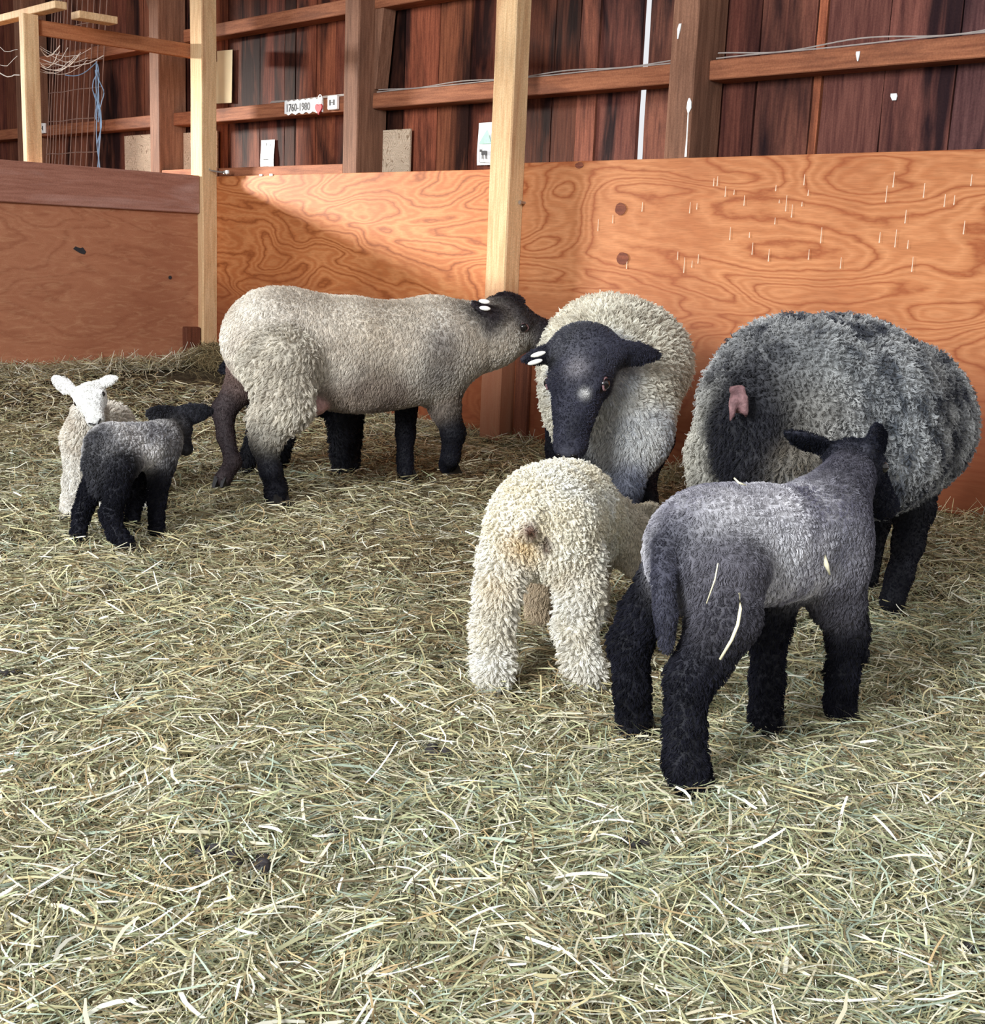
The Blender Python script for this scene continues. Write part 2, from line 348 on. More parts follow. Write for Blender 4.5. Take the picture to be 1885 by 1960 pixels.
# ---- pen boards
pm = base('plywood_board', (1.34, 0, .0))
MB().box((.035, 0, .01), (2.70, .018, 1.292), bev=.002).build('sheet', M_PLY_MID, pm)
for (a, z) in ((.55, 1.298), (.66, 1.298)): MB().box((a, -.003, z - .01), (a + .03, .006, z)).build('staple', M_METAL, pm)
tag(pm, 'orange plywood pen board between the two pale posts, its upper right half sunlit', 'plywood board')
pr = base('plywood_board', (4.2, 0, 0))
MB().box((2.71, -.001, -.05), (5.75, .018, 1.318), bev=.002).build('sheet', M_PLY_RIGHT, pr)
def disc(mb, x, z, rx, rz, y=-.003, c=None, n=18, irr=.12):
    mb.quad([(x + rx * (1 + random.uniform(-irr, irr)) * math.cos(2 * math.pi * k / n), y, z + rz * (1 + random.uniform(-irr, irr)) * math.sin(2 * math.pi * k / n)) for k in range(n)][::-1], c)
for (x, z, r) in ((3.432, 1.109, .032), (3.462, .896, .034), (3.17, 1.30, .026)):
    m_ = MB(); disc(m_, x, z - (.0 if z < 1.29 else .0), r, r * .85 if z < 1.29 else .014); m_.build('knot', M_KNOT, pr)
st = MB()
for k in range(44):
    x = random.choice([random.uniform(3.3, 5.4), random.uniform(3.8, 4.9)]); z = random.choice([random.uniform(.85, 1.28), random.uniform(1.0, 1.25)]); l = random.uniform(.008, .06)
    st.quad([(x - .0012, -.0028, z), (x + .0012, -.0028, z), (x + .0022, -.0028, z - l), (x - .0022, -.0028, z - l)][::-1])
    disc(st, x, z - l, .0028, .005, -.003, n=8)
tag(st.build('white_drip_streaks', M_WHITEWASH, pr), label='thin white drips run down the board', kind='stuff')
tag(pr, 'wide orange plywood pen board with round knots, behind the two woolly sheep at right', 'plywood board')

# partition on the left
pp = base('pen_partition', (0, -1.3, 0))
MB().box((-.02, -3.6, .03), (0, -.095, 1.07), bev=.002).build('plywood_panel', M_PLY_OLD, pp)
MB().box((-.02, -3.6, 1.06), (.03, -.102, 1.29), bev=.005).build('top_board', M_BAND, pp)
MB().box((.002, -3.6, .0), (.03, -.2, .155), bev=.003).build('sill_board', M_ORANGE, pp)
h_ = MB()
hv = [(.004, -.93, .815), (.004, -.915, .83), (.004, -.9, .825), (.004, -.885, .82), (.004, -.87, .826), (.004, -.85, .80), (.004, -.86, .785), (.004, -.885, .79), (.004, -.905, .80)]
h_.quad(hv[::-1]); tag(h_.build('chewed_hole', M_INK, pp), label='small dark chewed hole')
h_ = MB(); h_.quad([(.004, -.30 + .012 * math.cos(k), .66 + .012 * math.sin(k)) for k in np.linspace(0, 5.8, 9)]); h_.build('nail_hole', M_INK, pp)
tag(pp, 'reddish brown scuffed pen partition with a thick top board, behind the small white lamb', 'pen partition')

# pale posts
def pine_post(x0, x1, y0, y1, z0, z1, name='pine_post', **k):
    mb = MB(); n = 12; z = np.linspace(z0, z1, n); vs = []; fs = []
    for j in range(n):
        w = [random.uniform(-.0025, .0025) for _ in range(4)]
        vs += [(x0 + w[0], y0, z[j]), (x0 + w[0] + .006, y0 - .006, z[j]), (x1 - .006 + w[1], y0 - .006, z[j]), (x1 + w[1], y0, z[j]), (x1 + w[1], y1, z[j]), (x0 + w[0], y1, z[j])]
    for j in range(n - 1):
        for a_ in range(6): fs.append((6 * j + a_, 6 * j + (a_ + 1) % 6, 6 * j + 6 + (a_ + 1) % 6, 6 * j + 6 + a_))
    fs.append(tuple(range(6))[::-1]); fs.append(tuple(6 * (n - 1) + k for k in range(6)))
    return mb.add(vs, fs)
cp = pine_post(-.085, .06, -.095, -.001, .0, 3.298).build('pine_post', M_PINE, frame='barn')
tag(cp, 'pale pine post in the pen corner where the brown partition meets the orange board', 'post')
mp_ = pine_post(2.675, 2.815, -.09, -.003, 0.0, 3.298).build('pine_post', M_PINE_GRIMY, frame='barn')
tag(mp_, 'pale pine post between the middle and right plywood boards, tallest and widest', 'post')
bt = MB().tube([(2.83, .0, 1.135), (2.83, -.03, 1.135)], .006, 8).tube([(2.83, -.03, 1.135), (2.83, -.036, 1.135)], .011, 6).build('bolt', M_METAL, frame='barn')
tag(bt, 'small steel bolt sticking out beside the tall middle pine post', 'bolt')
bk = MB().box((-.02, -.215, .0), (.045, -.106, .355), bev=.005, jit=.003).build('wood_block', M_DARKWOOD, frame='barn')
tag(bk, 'short dark wooden block standing at the foot of the corner post', 'wooden block')
bw = MB().box((2.84, -.022, 0), (2.93, -.002, .62), bev=.003).build('batten', M_DARKWOOD, frame='barn')
tag(bw, 'dark upright batten low down on the right board, between the two left ewes', 'batten')

# frame beyond the partition
fp = pine_post(-.13, -.065, -1.15, -1.07, 0, 2.10).build('pine_post', M_PINE, frame='barn')
tag(fp, 'slim pale post standing beyond the partition at the far left', 'post')
r1 = MB().box((-.135, -1.065, 2.0), (-.095, .10, 2.082), bev=.003).build('pine_rail', M_PINE_RAIL, frame='barn')
tag(r1, 'orange-brown rail running from the slim far-left post to the barn wall', 'rail')
r2 = MB().box((-1.9, -1.10, 2.105), (.22, -1.03, 2.145), bev=.003).build('pine_rail', M_PINE, frame='barn')
tag(r2, 'pale narrow rail lying across the top of the slim far-left post', 'rail')
wb = MB().box((.05, -.93, 2.085), (.16, -.70, 2.125), bev=.003).build('wood_scrap', M_PINE, frame='barn')
tag(wb, 'short pale wood offcut lying on top of the orange-brown rail', 'wood offcut')

# things on the back wall
def panel(name, m, x0, x1, z0, z1, y, th, lab, cat, tilt=0, irregular=None):
    R = Matrix.Rotation(tilt, 3, 'Y')
    return tag(MB().box((x0, y, z0), (x1, y + th, z1), rot=R, bev=.001).build(name, m, frame='barn'), lab, cat)
panel('chipboard_piece', M_OSB, -1.54, -1.15, 1.0, 1.61, .20, .012, 'pale chipboard piece left of the far dark post, beyond the partition', 'chipboard piece')
panel('chipboard_piece', M_OSB, -.70, -.27, 1.0, 1.60, .20, .012, 'pale wavy-grained chipboard piece half hidden behind the corner post', 'chipboard piece')
panel('chipboard_piece', M_OSB, 1.41, 1.715, 1.0, 1.535, .20, .012, 'pale chipboard piece above the middle board, right of the dark post', 'chipboard piece')
panel('yellowed_sheet', M_YPAPER, -.60, -.125, 1.775, 2.10, .224, .004, 'large yellowed sheet on the wall behind the corner post', 'paper sheet', .03)
def bend_sheet(x0, x1, z0, z1, y, amp):
    mb = MB(); n = 8; vs = []; fs = []
    for j in range(n + 1):
        t = j / n; z = z0 + (z1 - z0) * t; dy = amp * math.sin(t * 5)
        vs += [(x0, y - dy, z), (x1, y - dy, z), (x1, y - dy + .0012, z), (x0, y - dy + .0012, z)]
    for j in range(n):
        for a_ in range(4): fs.append((4 * j + a_, 4 * j + (a_ + 1) % 4, 4 * j + 4 + (a_ + 1) % 4, 4 * j + 4 + a_))
    fs += [(3, 2, 1, 0), (4 * n, 4 * n + 1, 4 * n + 2, 4 * n + 3)]
    return mb.add(vs, fs)
nt_ = base('paper_note', (.287, .222, 1.335)); bend_sheet(.213, .362, 1.335, 1.525, .224, .004).build('sheet', M_PAPER, nt_)
for (x, z, w, h) in ((.285, 1.490, .008, .016), (.25, 1.405, .05, .004), (.25, 1.36, .06, .006), (.24, 1.45, .012, .002), (.255, 1.458, .012, .002)): MB().box((x, .217, z), (x + w, .2185, z + h)).build('printed_line', M_INK, nt_)
tag(nt_, 'small white paper note pinned low on the barn wall above the sunlit board', 'paper note')
dr = base('drawing_sheet', (2.3, .222, 1.33)); bend_sheet(2.235, 2.45, 1.335, 1.545, .224, .003).build('sheet', M_PAPER, dr)
m_ = MB(); m_.add([(2.25, .2165, 1.44), (2.345, .2165, 1.44), (2.31, .2165, 1.51)], [(0, 1, 2)]); m_.build('green_roof', M_GREENP, dr)
m_ = MB()
for k in range(24):      # small four-legged animal silhouette in ink
    pass
m_.box((2.275, .2145, 1.385), (2.315, .2155, 1.405), bev=.0); m_.box((2.262, .2145, 1.400), (2.277, .2155, 1.412))
for lx in (2.279, 2.288, 2.303, 2.312): m_.box((lx, .2145, 1.365), (lx + .003, .2155, 1.388))
for (a, b2) in (((2.255, 1.435), (2.262, 1.35)), ((2.262, 1.35), (2.34, 1.345))):
    m_.tube([(a[0], .2155, a[1]), (b2[0], .2155, b2[1])], .0008, 4)
m_.build('ink_animal', M_INK, dr)
tag(dr, "child's drawing of a green-roofed shed and a dark animal, beside the tall middle pine post", 'drawing')
# dated sign board
sg = base('date_sign', (.83, .118, 1.64)); mb = MB(); n = 20; top = []; bot = []
for k in range(n + 1):
    x = .64 + .385 * k / n; top.append((x, .118, 1.724 + .005 * math.sin(k * 2.1))); bot.append((x, .118, 1.648 + .006 * math.sin(k * 1.7 + 1)))
fr = top + bot[::-1]; bk_ = [(p[0], .112, p[2]) for p in fr]; L_ = len(fr)
mb.add(bk_ + fr, [tuple(range(L_))] + [tuple(range(L_, 2 * L_))[::-1]] + [(i, i + L_, (i + 1) % L_ + L_, (i + 1) % L_) for i in range(L_)])
mb.build('board', M_PAPER, sg)
tcu = bpy.data.curves.new('lettering', 'FONT'); tcu.body = '1760-1980'; tcu.size = .062; tcu.extrude = .0004; tcu.offset = .0006
ttmp = bpy.data.objects.new('tmp', tcu); COL.objects.link(ttmp); bpy.context.view_layer.update()
tme = bpy.data.meshes.new_from_object(ttmp.evaluated_get(bpy.context.evaluated_depsgraph_get())); bpy.data.objects.remove(ttmp); tme.name = 'lettering'
tme.materials.clear(); tme.materials.append(M_INK); tob = bpy.data.objects.new('lettering', tme); COL.objects.link(tob); tob.parent = sg
tob.location = (.655 - .83, -.0075, .023); tob.rotation_euler = (math.pi / 2, 0, 0); tob.scale = (.92, 1, 1)
tag(sg, 'ragged white sign with dark figures 1760-1980 on the lower wall rail', 'sign')
ht = base('heart_tag', (.99, .10, 1.64)); m_ = MB(); hp = []
for k in range(28):
    t = 2 * math.pi * k / 28; hp.append((1.0 + .0021 * 16 * math.sin(t) ** 3, 0, 1.665 + .0021 * (13 * math.cos(t) - 5 * math.cos(2 * t) - 2 * math.cos(3 * t) - math.cos(4 * t))))
m_.add([(p[0], .100, p[2]) for p in hp] + [(p[0], .108, p[2]) for p in hp], [tuple(range(28)), tuple(range(28, 56))[::-1]] + [(i, i + 28, (i + 1) % 28 + 28, (i + 1) % 28) for i in range(28)])
m_.build('heart', M_RED, ht); MB().tube([(1.01 + .02 * math.cos(t), .105, 1.71 + .03 * math.sin(t)) for t in np.linspace(0, 6.28, 14)], .003, 5).build('loop', M_PAPER, ht)
tag(ht, 'red heart-shaped tag hanging on the lower wall rail between sign and socket', 'tag')
def socket(x, z, lab, s=.05):
    o = base('power_outlet', (x, .11, z - s)); MB().box((x - s, .098, z - s * .85), (x + s, .119, z + s * .85), bev=.004).build('cover_plate', M_WHITE, o)
    m_ = MB()
    for dx in (-s * .4, s * .4): m_.box((x + dx - s * .16, .096, z - s * .35), (x + dx + s * .16, .0985, z + s * .35))
    m_.box((x - s * .4, .096, z - s * .06), (x + s * .4, .0985, z + s * .06)); m_.build('socket_face', M_INK, o); tag(o, lab, 'outlet')
socket(1.135, 1.69, 'white power outlet on the lower wall rail, left of the dark post', .045); socket(-2.70, 1.70, 'white power outlet on the wall rail at the far left, beside the slim post', .045)
# cables resting on the lower rail
def cable(x0, x1, lab, amp, y=.135, r=.0028):
    mb = MB(); n = int((x1 - x0) / .05) + 2
    for off in (0, 1):
        mb.tube([(x0 + (x1 - x0) * k / n, y + .01 * off, 1.728 + .004 * off + amp * (.5 + .5 * math.sin(k * .41 + off * 2.0)) * (off + .15)) for k in range(n + 1)], r, 5)
    tag(mb.build('electric_cable', M_CABLE, frame='barn'), lab, 'cable')
cable(.45, 1.32, 'thin pale cable lying on the wall rail above the sign', .004, r=.003); cable(1.5, 3.61, 'pale twin cable along the wall rail, crossing behind the tall middle pine post', .010); cable(3.79, 5.5, 'grey twin cable sagging along the wall rail at the far right', .018)
def fleck(pts, w, lab, y):  # flat white marks on posts, rail and siding
    m_ = MB(); n = len(pts)
    m_.add([(x - w_, y, z) for (x, z), w_ in zip(pts, w)] + [(x + w_, y, z) for (x, z), w_ in zip(pts, w)], [(i, i + 1, i + 1 + n, i + n)[::-1] for i in range(n - 1)])
    m_.add([(x - w_, y + .003, z) for (x, z), w_ in zip(pts, w)] + [(x + w_, y + .003, z) for (x, z), w_ in zip(pts, w)], [(i, i + 1, i + 1 + n, i + n) for i in range(n - 1)])
    tag(m_.build('white_fleck', M_WHITE, frame='barn'), lab, 'white fleck')
fleck([(3.755, 1.56), (3.757, 1.545), (3.757, 1.52), (3.755, 1.50), (3.757, 1.40), (3.757, 1.325)], [.003, .010, .012, .002, .0022, .005], 'long white streak running down the dark post right of the daylight gap', .017)
fleck([(3.68, 1.86), (3.675, 1.84), (3.672, 1.80)], [.006, .008, .002], 'short white fleck high on the dark post right of the daylight gap', .017)
fleck([(4.57, 1.555), (4.572, 1.545), (4.575, 1.53)], [.012, .014, .008], 'small white fleck painted for a daylight hole in the siding at far right, below the wall rail', .228)  # white patch painted for daylight showing through a hole
fleck([(4.47, 1.70), (4.47, 1.69), (4.472, 1.665)], [.008, .008, .002], 'small white fleck on the wall rail at far right', .113)
# gate latch
lt = base('snap_latch', (.1, -.05, 1.28))
m_ = MB(); m_.tube([(.055, -.05, 1.33), (.10, -.06, 1.322), (.16, -.05, 1.315), (.20, -.04, 1.312)], .006, 6); m_.tube([(.055, -.05, 1.34), (.05, -.05, 1.29)], .005, 6); m_.build('chain', M_METAL, lt)
m_ = MB(); m_.tube([(.20 + .05 * (t / 10), -.04 + .008 * math.sin(t), 1.31 + .009 * math.cos(t)) for t in range(0, 11)], .005, 6); m_.build('snap_hook', M_METAL, lt)
m_ = MB(); m_.box((.235, -.047, 1.302), (.262, -.03, 1.324), bev=.004); tag(m_.build('white_cap', M_WHITE, lt), label='white cap')
tag(lt, 'metal chain with a snap hook hanging off the corner post above the sunlit board', 'latch')
# wire panel leaning on the wall
wp = MB()
xs = [-2.67, -2.62, -2.57, -2.52, -2.46, -2.40, -2.34, -2.25, -2.17, -2.08, -1.98, -1.88, -1.78]
for x in xs: wp.tube([(x + .16 * (z - 1.2) + random.uniform(-.008, .008), .10, z) for z in np.linspace(1.0, 2.62, 7)], .0035, 5)
for z in (1.28, 1.50, 1.74, 1.95, 2.14, 2.40, 2.6): wp.tube([(x + .16 * (z - 1.2), .097, z + .003 * math.sin(i)) for i, x in enumerate(xs)], .0035, 5)
tag(wp.build('wire_panel', M_WIRE, frame='barn'), 'rusty welded-wire panel leaning on the wall beyond the partition', 'wire panel')
tw = MB()
for k, (dx, z0, z1) in enumerate(((0, 2.10, 1.2), (.05, 2.10, 1.55), (-.05, 2.06, 1.72), (.02, 2.12, 1.25), (.08, 2.06, 1.70), (.03, 1.9, 1.3))):
    tw.tube([(-1.69 + dx * math.sin(3.1 * t) + .025 * math.sin(9 * t + k) + random.uniform(-.006, .006), .07, z0 + (z1 - z0) * t) for t in np.linspace(0, 1, 16)], .004, 5)
tw.tube([(-2.2 + .5 * t, .07, 2.06 + .05 * t - .04 * math.sin(3.1 * t)) for t in np.linspace(0, 1, 8)], .0035, 5)
tag(tw.build('baling_twine', M_TWINE, frame='barn'), 'blue baling twine hanging in loops from the wire panel', 'twine')
cw = MB()
for k in range(13):
    a0 = np.array([-.10, -1.05, random.uniform(1.75, 1.98)]); b0 = np.array([-.09 - random.uniform(0, .1), -1.05 + random.uniform(.08, .42), 2.0 - random.uniform(0, .12)])
    if k > 9: a0[1] = -1.18; b0 = np.array([-.3, -1.25 - random.uniform(0, .05), random.uniform(1.8, 2.0)])
    cw.tube([a0 + (b0 - a0) * t - np.array([0, 0, .05 * math.sin(3.14 * t)]) + rng.normal(0, .003, 3) for t in np.linspace(0, 1, 9)], .0016 if k % 4 else .003, 5)
tag(cw.build('cobweb', M_WEB, frame='barn'), 'dusty cobweb strands hung around the slim far-left post', 'cobweb', kind='stuff')

# ================================================================== HAY
def strands(n, xy, L, W, z_lift, tiltmax, bend, palette, seed, name=None, segs=3):
    r = np.random.default_rng(seed)
    th = r.uniform(0, 2 * np.pi, n); tuft = vnoise(np.stack([xy[:, 0] * 7, xy[:, 1] * 7, xy[:, 0] * 0 + 2], -1)) * 9.0; th = np.where(r.random(n) < .55, tuft + r.normal(0, .45, n), th); d = np.stack([np.cos(th), np.sin(th)], -1); side = np.stack([-d[:, 1], d[:, 0]], -1)
    kk = r.normal(0, bend, n); ti = r.normal(0, tiltmax, n); roll = r.uniform(-1.0, 1.0, n)
    zc = z_lift * r.random(n) ** 1.6
    kink = (r.random(n) < .22) * r.normal(0, .8, n)
    P = []
    for s_ in range(segs + 1):
        t = s_ / segs - .5
        off = d * (t * L)[:, None] + side * (kk * L * (t * t - .08))[:, None] + side * (kink * L * np.maximum(t, 0))[:, None]
        q = xy + off
        z = gh(q[:, 0], q[:, 1]) + zc + ti * t * L - .25 * np.abs(kk) * L * t * t
        P.append(np.concatenate([q, z[:, None]], 1))
    P = np.stack(P, 1)                                            # n, segs+1, 3
    wv = np.concatenate([side * np.cos(roll)[:, None], np.sin(roll)[:, None]], 1) * (W / 2)[:, None]
    taper = np.array([.8] + [1.0] * (segs - 1) + [.45])
    a_ = P + wv[:, None] * taper[None, :, None]; b_ = P - wv[:, None] * taper[None, :, None]
    v = np.stack([a_, b_], 2).reshape(n * (segs + 1) * 2, 3)
    i0 = (np.arange(n) * (segs + 1) * 2)[:, None] + np.arange(segs)[None] * 2
    q = np.stack([i0, i0 + 1, i0 + 3, i0 + 2], -1).reshape(-1, 4)
    c = np.repeat(palette, (segs + 1) * 2, 0)
    return v, q, c
def hay_positions(n, seed, near=1.0, far=7.4):
    r = np.random.default_rng(seed); out = []
    got = 0
    while got < n:
        y = np.exp(r.uniform(np.log(near), np.log(far), 4 * n)); x = r.uniform(-.56, .58, 4 * n) * (y + .6)
        keep = r.random(4 * n) < (y / far) ** .15
        p = np.stack([x, y], -1)
        bx = (p - BO[:2]) @ D1[:2]; by = (p - BO[:2]) @ DN[:2]
        p = p[keep & (bx > .03) & (by < -.03) & (bx < 6.6)]
        out.append(p); got += len(p)
    return np.concatenate(out)[:n]
def hay_color(xy, seed, kind):
    r = np.random.default_rng(seed); n = len(xy)
    pal = np.array([(.56, .49, .27), (.74, .68, .48), (.35, .37, .21), (.47, .45, .26), (.19, .14, .075), (.40, .29, .15), (.40, .47, .36), (.90, .86, .70)])
    f = np.clip((4.0 - xy[:, 1]) / 2.6, 0, 1)                      # the loose feed hay lies near the door
    patch = fbm(np.stack([xy[:, 0] * 1.6, xy[:, 1] * 1.6, xy[:, 0] * 0 + 5], -1), 2)
    right = np.clip((xy[:, 0] - .8) / .6, 0, 1)
    g = np.clip(f * .9 + right * .5 + (patch - .5) * 1.2, 0, 1)
    w_gold = np.array([.27, .20, .05, .13, .13, .17, .0, .05]); w_green = np.array([.11, .16, .24, .16, .08, .04, .16, .06])
    if kind == 'straw': w_gold = np.array([.25, .40, 0, .05, 0, .08, 0, .22]); w_green = np.array([.15, .35, .02, .05, 0, .03, .05, .35])
    tr = np.zeros(n)
    for (px_, py_, rr_) in ((800, 900, .45), (880, 1060, .35), (860, 1200, .22), (1010, 1180, .3), (1130, 1250, .25), (640, 860, .5), (1300, 960, .4)):
        q = G(px_, py_); tr = np.maximum(tr, np.exp(-((xy[:, 0] - q[0]) ** 2 + (xy[:, 1] - q[1]) ** 2) / rr_ ** 2))
    if kind != 'straw': w_br = np.array([.12, .05, .05, .08, .42, .26, .0, .02]); w_gold = w_gold[None] * (1 - tr[:, None]) + w_br[None] * tr[:, None]; g = g * (1 - .9 * tr)
    if w_gold.ndim == 1: w_gold = w_gold[None]
    W_ = w_gold * (1 - g[:, None]) + w_green[None] * g[:, None]
    cw_ = np.cumsum(W_ / W_.sum(1, keepdims=True), 1)
    k = (r.random(n)[:, None] > cw_).sum(1).clip(0, 7)
    return (pal[k] * r.uniform(.6, 1.2, n)[:, None]).clip(0, 1)
HV = []; HQ = []; HC = []; off = 0
def push(v, q, c):
    global off
    HV.append(v); HQ.append(q + off); HC.append(c); off += len(v)
dist = lambda xy: np.hypot(xy[:, 0], xy[:, 1])
n = 190000; xy = hay_positions(n, 1); r_ = np.random.default_rng(2); D = dist(xy)
push(*strands(n, xy, r_.uniform(.025, .08, n), np.clip(.0014 + .0003 * D, .0016, .003) * r_.uniform(.6, 1.4, n), .045, .30, .75, hay_color(xy, 3, 'grass'), 4))
n = 60000; xy = hay_positions(n, 21); D = dist(xy)
push(*strands(n, xy, r_.uniform(.04, .13, n), (.0020 + .0003 * D) * r_.uniform(.7, 1.3, n), .05, .24, .6, hay_color(xy, 23, 'grass'), 24, segs=5))
n = 10500; xy = hay_positions(n, 31); D = dist(xy)
push(*strands(n, xy, r_.uniform(.02, .09, n), r_.uniform(.0030, .0058, n), .055, .22, .25, hay_color(xy, 33, 'straw'), 34))
# hay drifted against the walls
n = 9000; t_ = r_.uniform(.0, 5.4, n); P0 = BO[:2] + D1[:2] * t_[:, None] - DN[:2] * (np.abs(r_.normal(0, .07, n)) + .02)[:, None]
push(*strands(n, P0, r_.uniform(.04, .12, n), .003 * r_.uniform(.6, 1.3, n), .07, .5, .4, hay_color(P0, 43, 'grass'), 44))
n = 5000; P0 = BO[:2] + D1[:2] * (np.abs(r_.normal(0, .08, n)) + .05)[:, None] - DN[:2] * r_.uniform(0, 2.2, n)[:, None]
push(*strands(n, P0, r_.uniform(.04, .14, n), .0035 * r_.uniform(.6, 1.3, n), .07, .45, .3, hay_color(P0, 53, 'straw') * .9, 54))
# a dull green-brown tuft in the corner
n = 3500; P0 = BO[:2] + D1[:2] * np.clip(r_.normal(.24, .12, n), .03, 1)[:, None] - DN[:2] * np.clip(r_.normal(.14, .09, n), .02, 1)[:, None]
push(*strands(n, P0, r_.uniform(.03, .09, n), .003 * r_.uniform(.6, 1.2, n), .08, .5, .6, np.array([(.26, .21, .11)]) * r_.uniform(.5, 1.5, n)[:, None], 64))
# single long bright stalks lying on top
big = [((1352, 1858), (1512, 1890), .006), ((0, 1740), (140, 1655), .006), ((20, 1735), (225, 1600), .004), ((860, 1700), (1000, 1665), .004), ((1660, 1405), (1790, 1370), .006), ((1515, 1435), (1570, 1420), .006), ((1180, 1480), (1240, 1450), .004),
       ((240, 1790), (330, 1740), .005), ((260, 1820), (370, 1745), .005), ((1130, 1790), (1170, 1860), .004), ((330, 1465), (450, 1468), .005), ((635, 1480), (680, 1500), .006), ((90, 1430), (130, 1400), .005), ((700, 1500), (760, 1420), .004),
       ((1530, 1480), (1700, 1550), .004), ((1680, 1480), (1800, 1560), .005), ((1790, 1660), (1825, 1690), .006), ((720, 1870), (860, 1830), .005), ((1600, 1620), (1680, 1580), .004), ((250, 1910), (280, 1930), .006), ((345, 1900), (390, 1950), .007),
       ((520, 1890), (650, 1920), .005), ((560, 1000), (660, 990), .004), ((600, 960), (680, 1010), .004), ((480, 1160), (640, 1150), .004), ((820, 1750), (960, 1690), .004), ((1480, 1650), (1590, 1720), .004), ((1040, 1920), (1180, 1900), .005)]
vs_, qs_, cs_ = [], [], []
for k, (a_, b_, w) in enumerate(big):
    p = G(*a_, z=.014); q_ = G(*b_, z=.018); d_ = q_ - p; sd = unit(np.cross(d_, [0, 0, 1])); m0 = len(vs_) * 8
    col = np.array([(.93, .90, .78)]) if k % 3 else np.array([(.80, .68, .42)])
    pts = [p, p + d_ * .35 + sd * .004, p + d_ * .7 + sd * .003, q_]
    v = np.array([x + s__ * sd * w / 2 + np.array([0, 0, .0015 * (s__ > 0)]) for x in pts for s__ in (1, -1)])
    vs_.append(v); cs_.append(np.repeat(col, 8, 0))
    i0 = m0 + np.arange(3) * 2; qs_.append(np.stack([i0, i0 + 1, i0 + 3, i0 + 2], -1))
push(np.concatenate(vs_), np.concatenate(qs_), np.concatenate(cs_))
tag(from_np('hay_bedding', np.concatenate(HV), np.concatenate(HQ), M_ATTR_HAY, cols=np.concatenate(HC)), 'loose straw and green hay strewn over the whole pen floor', 'hay', kind='stuff')

# dung lumps in the hay
def dung(px, py, r0, lab, n=7):
    c = G(px, py, .0); bm = bmesh.new()
    for k in range(n):
        m = Matrix.Translation(Vector((random.uniform(-1, 1) * r0, random.uniform(-.8, .8) * r0, random.uniform(-.1, .25) * r0))) @ Matrix.Diagonal((random.uniform(.8, 1.2), random.uniform(.7, 1), .75, 1))
        bmesh.ops.create_icosphere(bm, subdivisions=2, radius=r0 * random.uniform(.35, .6), matrix=m)
    me = bpy.data.meshes.new('dung_clump'); bm.to_mesh(me); bm.free(); me.materials.append(M_DUNG)
    me.polygons.foreach_set('use_smooth', np.ones(len(me.polygons), bool))
    o = bpy.data.objects.new('dung_clump', me); COL.objects.link(o); o.location = (c[0], c[1], float(gh(c[0], c[1])) + .026)
    tag(o, lab, 'dung')
dung(410, 1632, .02, 'dark dung clump in the front hay, the left one of the close pair'); dung(475, 1648, .026, 'dark dung clump in the front hay, the bigger right one of the close pair')
dung(1862, 1812, .018, 'shiny black dung lump at the right edge of the front hay', 5); dung(840, 1424, .022, 'dark dung clump in the hay in front of the cream lamb')
dung(16, 1278, .018, 'dark dung clump in the hay at the left edge'); dung(650, 1588, .014, 'small dark dung bit behind and right of the close pair', 4); dung(1215, 1606, .017, 'small dark dung clump in front of the grey lamb', 4)

# ================================================================== ANIMALS
def surfnets(F, o, h):
    S = F < 0; nx, ny, nz = F.shape
    cnt = np.zeros((nx - 1, ny - 1, nz - 1), np.int8)
    cor = [(a, b, c) for a in (0, 1) for b in (0, 1) for c in (0, 1)]
    for a, b, c in cor: cnt += S[a:nx - 1 + a, b:ny - 1 + b, c:nz - 1 + c]
    act = (cnt > 0) & (cnt < 8); I = np.argwhere(act); idx = -np.ones(act.shape, np.int64); idx[act] = np.arange(len(I))
    P = np.zeros((len(I), 3)); Wt = np.zeros(len(I)); val = {k: F[I[:, 0] + k[0], I[:, 1] + k[1], I[:, 2] + k[2]] for k in cor}
    for a in cor:
        for ax in range(3):
            if a[ax]: continue
            b = list(a); b[ax] = 1; b = tuple(b); va, vb = val[a], val[b]; m = (va < 0) != (vb < 0)
            t = va[m] / (va[m] - vb[m]); p = np.tile(np.array(a, float), (m.sum(), 1)); p[:, ax] = t; P[m] += p; Wt[m] += 1
    P = o + h * (I + P / Wt[:, None]); Q = []
    for ax in range(3):
        s0 = [slice(1, None)] * 3; s1 = [slice(1, None)] * 3; s0[ax] = slice(0, -1); s1[ax] = slice(1, None)
        s0 = tuple(s0); s1 = tuple(s1)
        ch = S[s0] != S[s1]; E = np.argwhere(ch); b, c = [k for k in range(3) if k != ax]
        E[:, b] += 1; E[:, c] += 1
        flip = S[E[:, 0], E[:, 1], E[:, 2]]
        def cell(db, dc):
            e = E.copy(); e[:, b] -= db; e[:, c] -= dc
            ok = np.all((e >= 0) & (e < np.array(idx.shape)), 1); r = -np.ones(len(e), np.int64); r[ok] = idx[e[ok, 0], e[ok, 1], e[ok, 2]]; return r
        q = np.stack([cell(1, 1), cell(0, 1), cell(0, 0), cell(1, 0)], 1)
        if ax == 1: q = q[:, ::-1]
        q = np.where(flip[:, None], q, q[:, ::-1]); Q.append(q[(q >= 0).all(1)])
    return P, np.concatenate(Q)

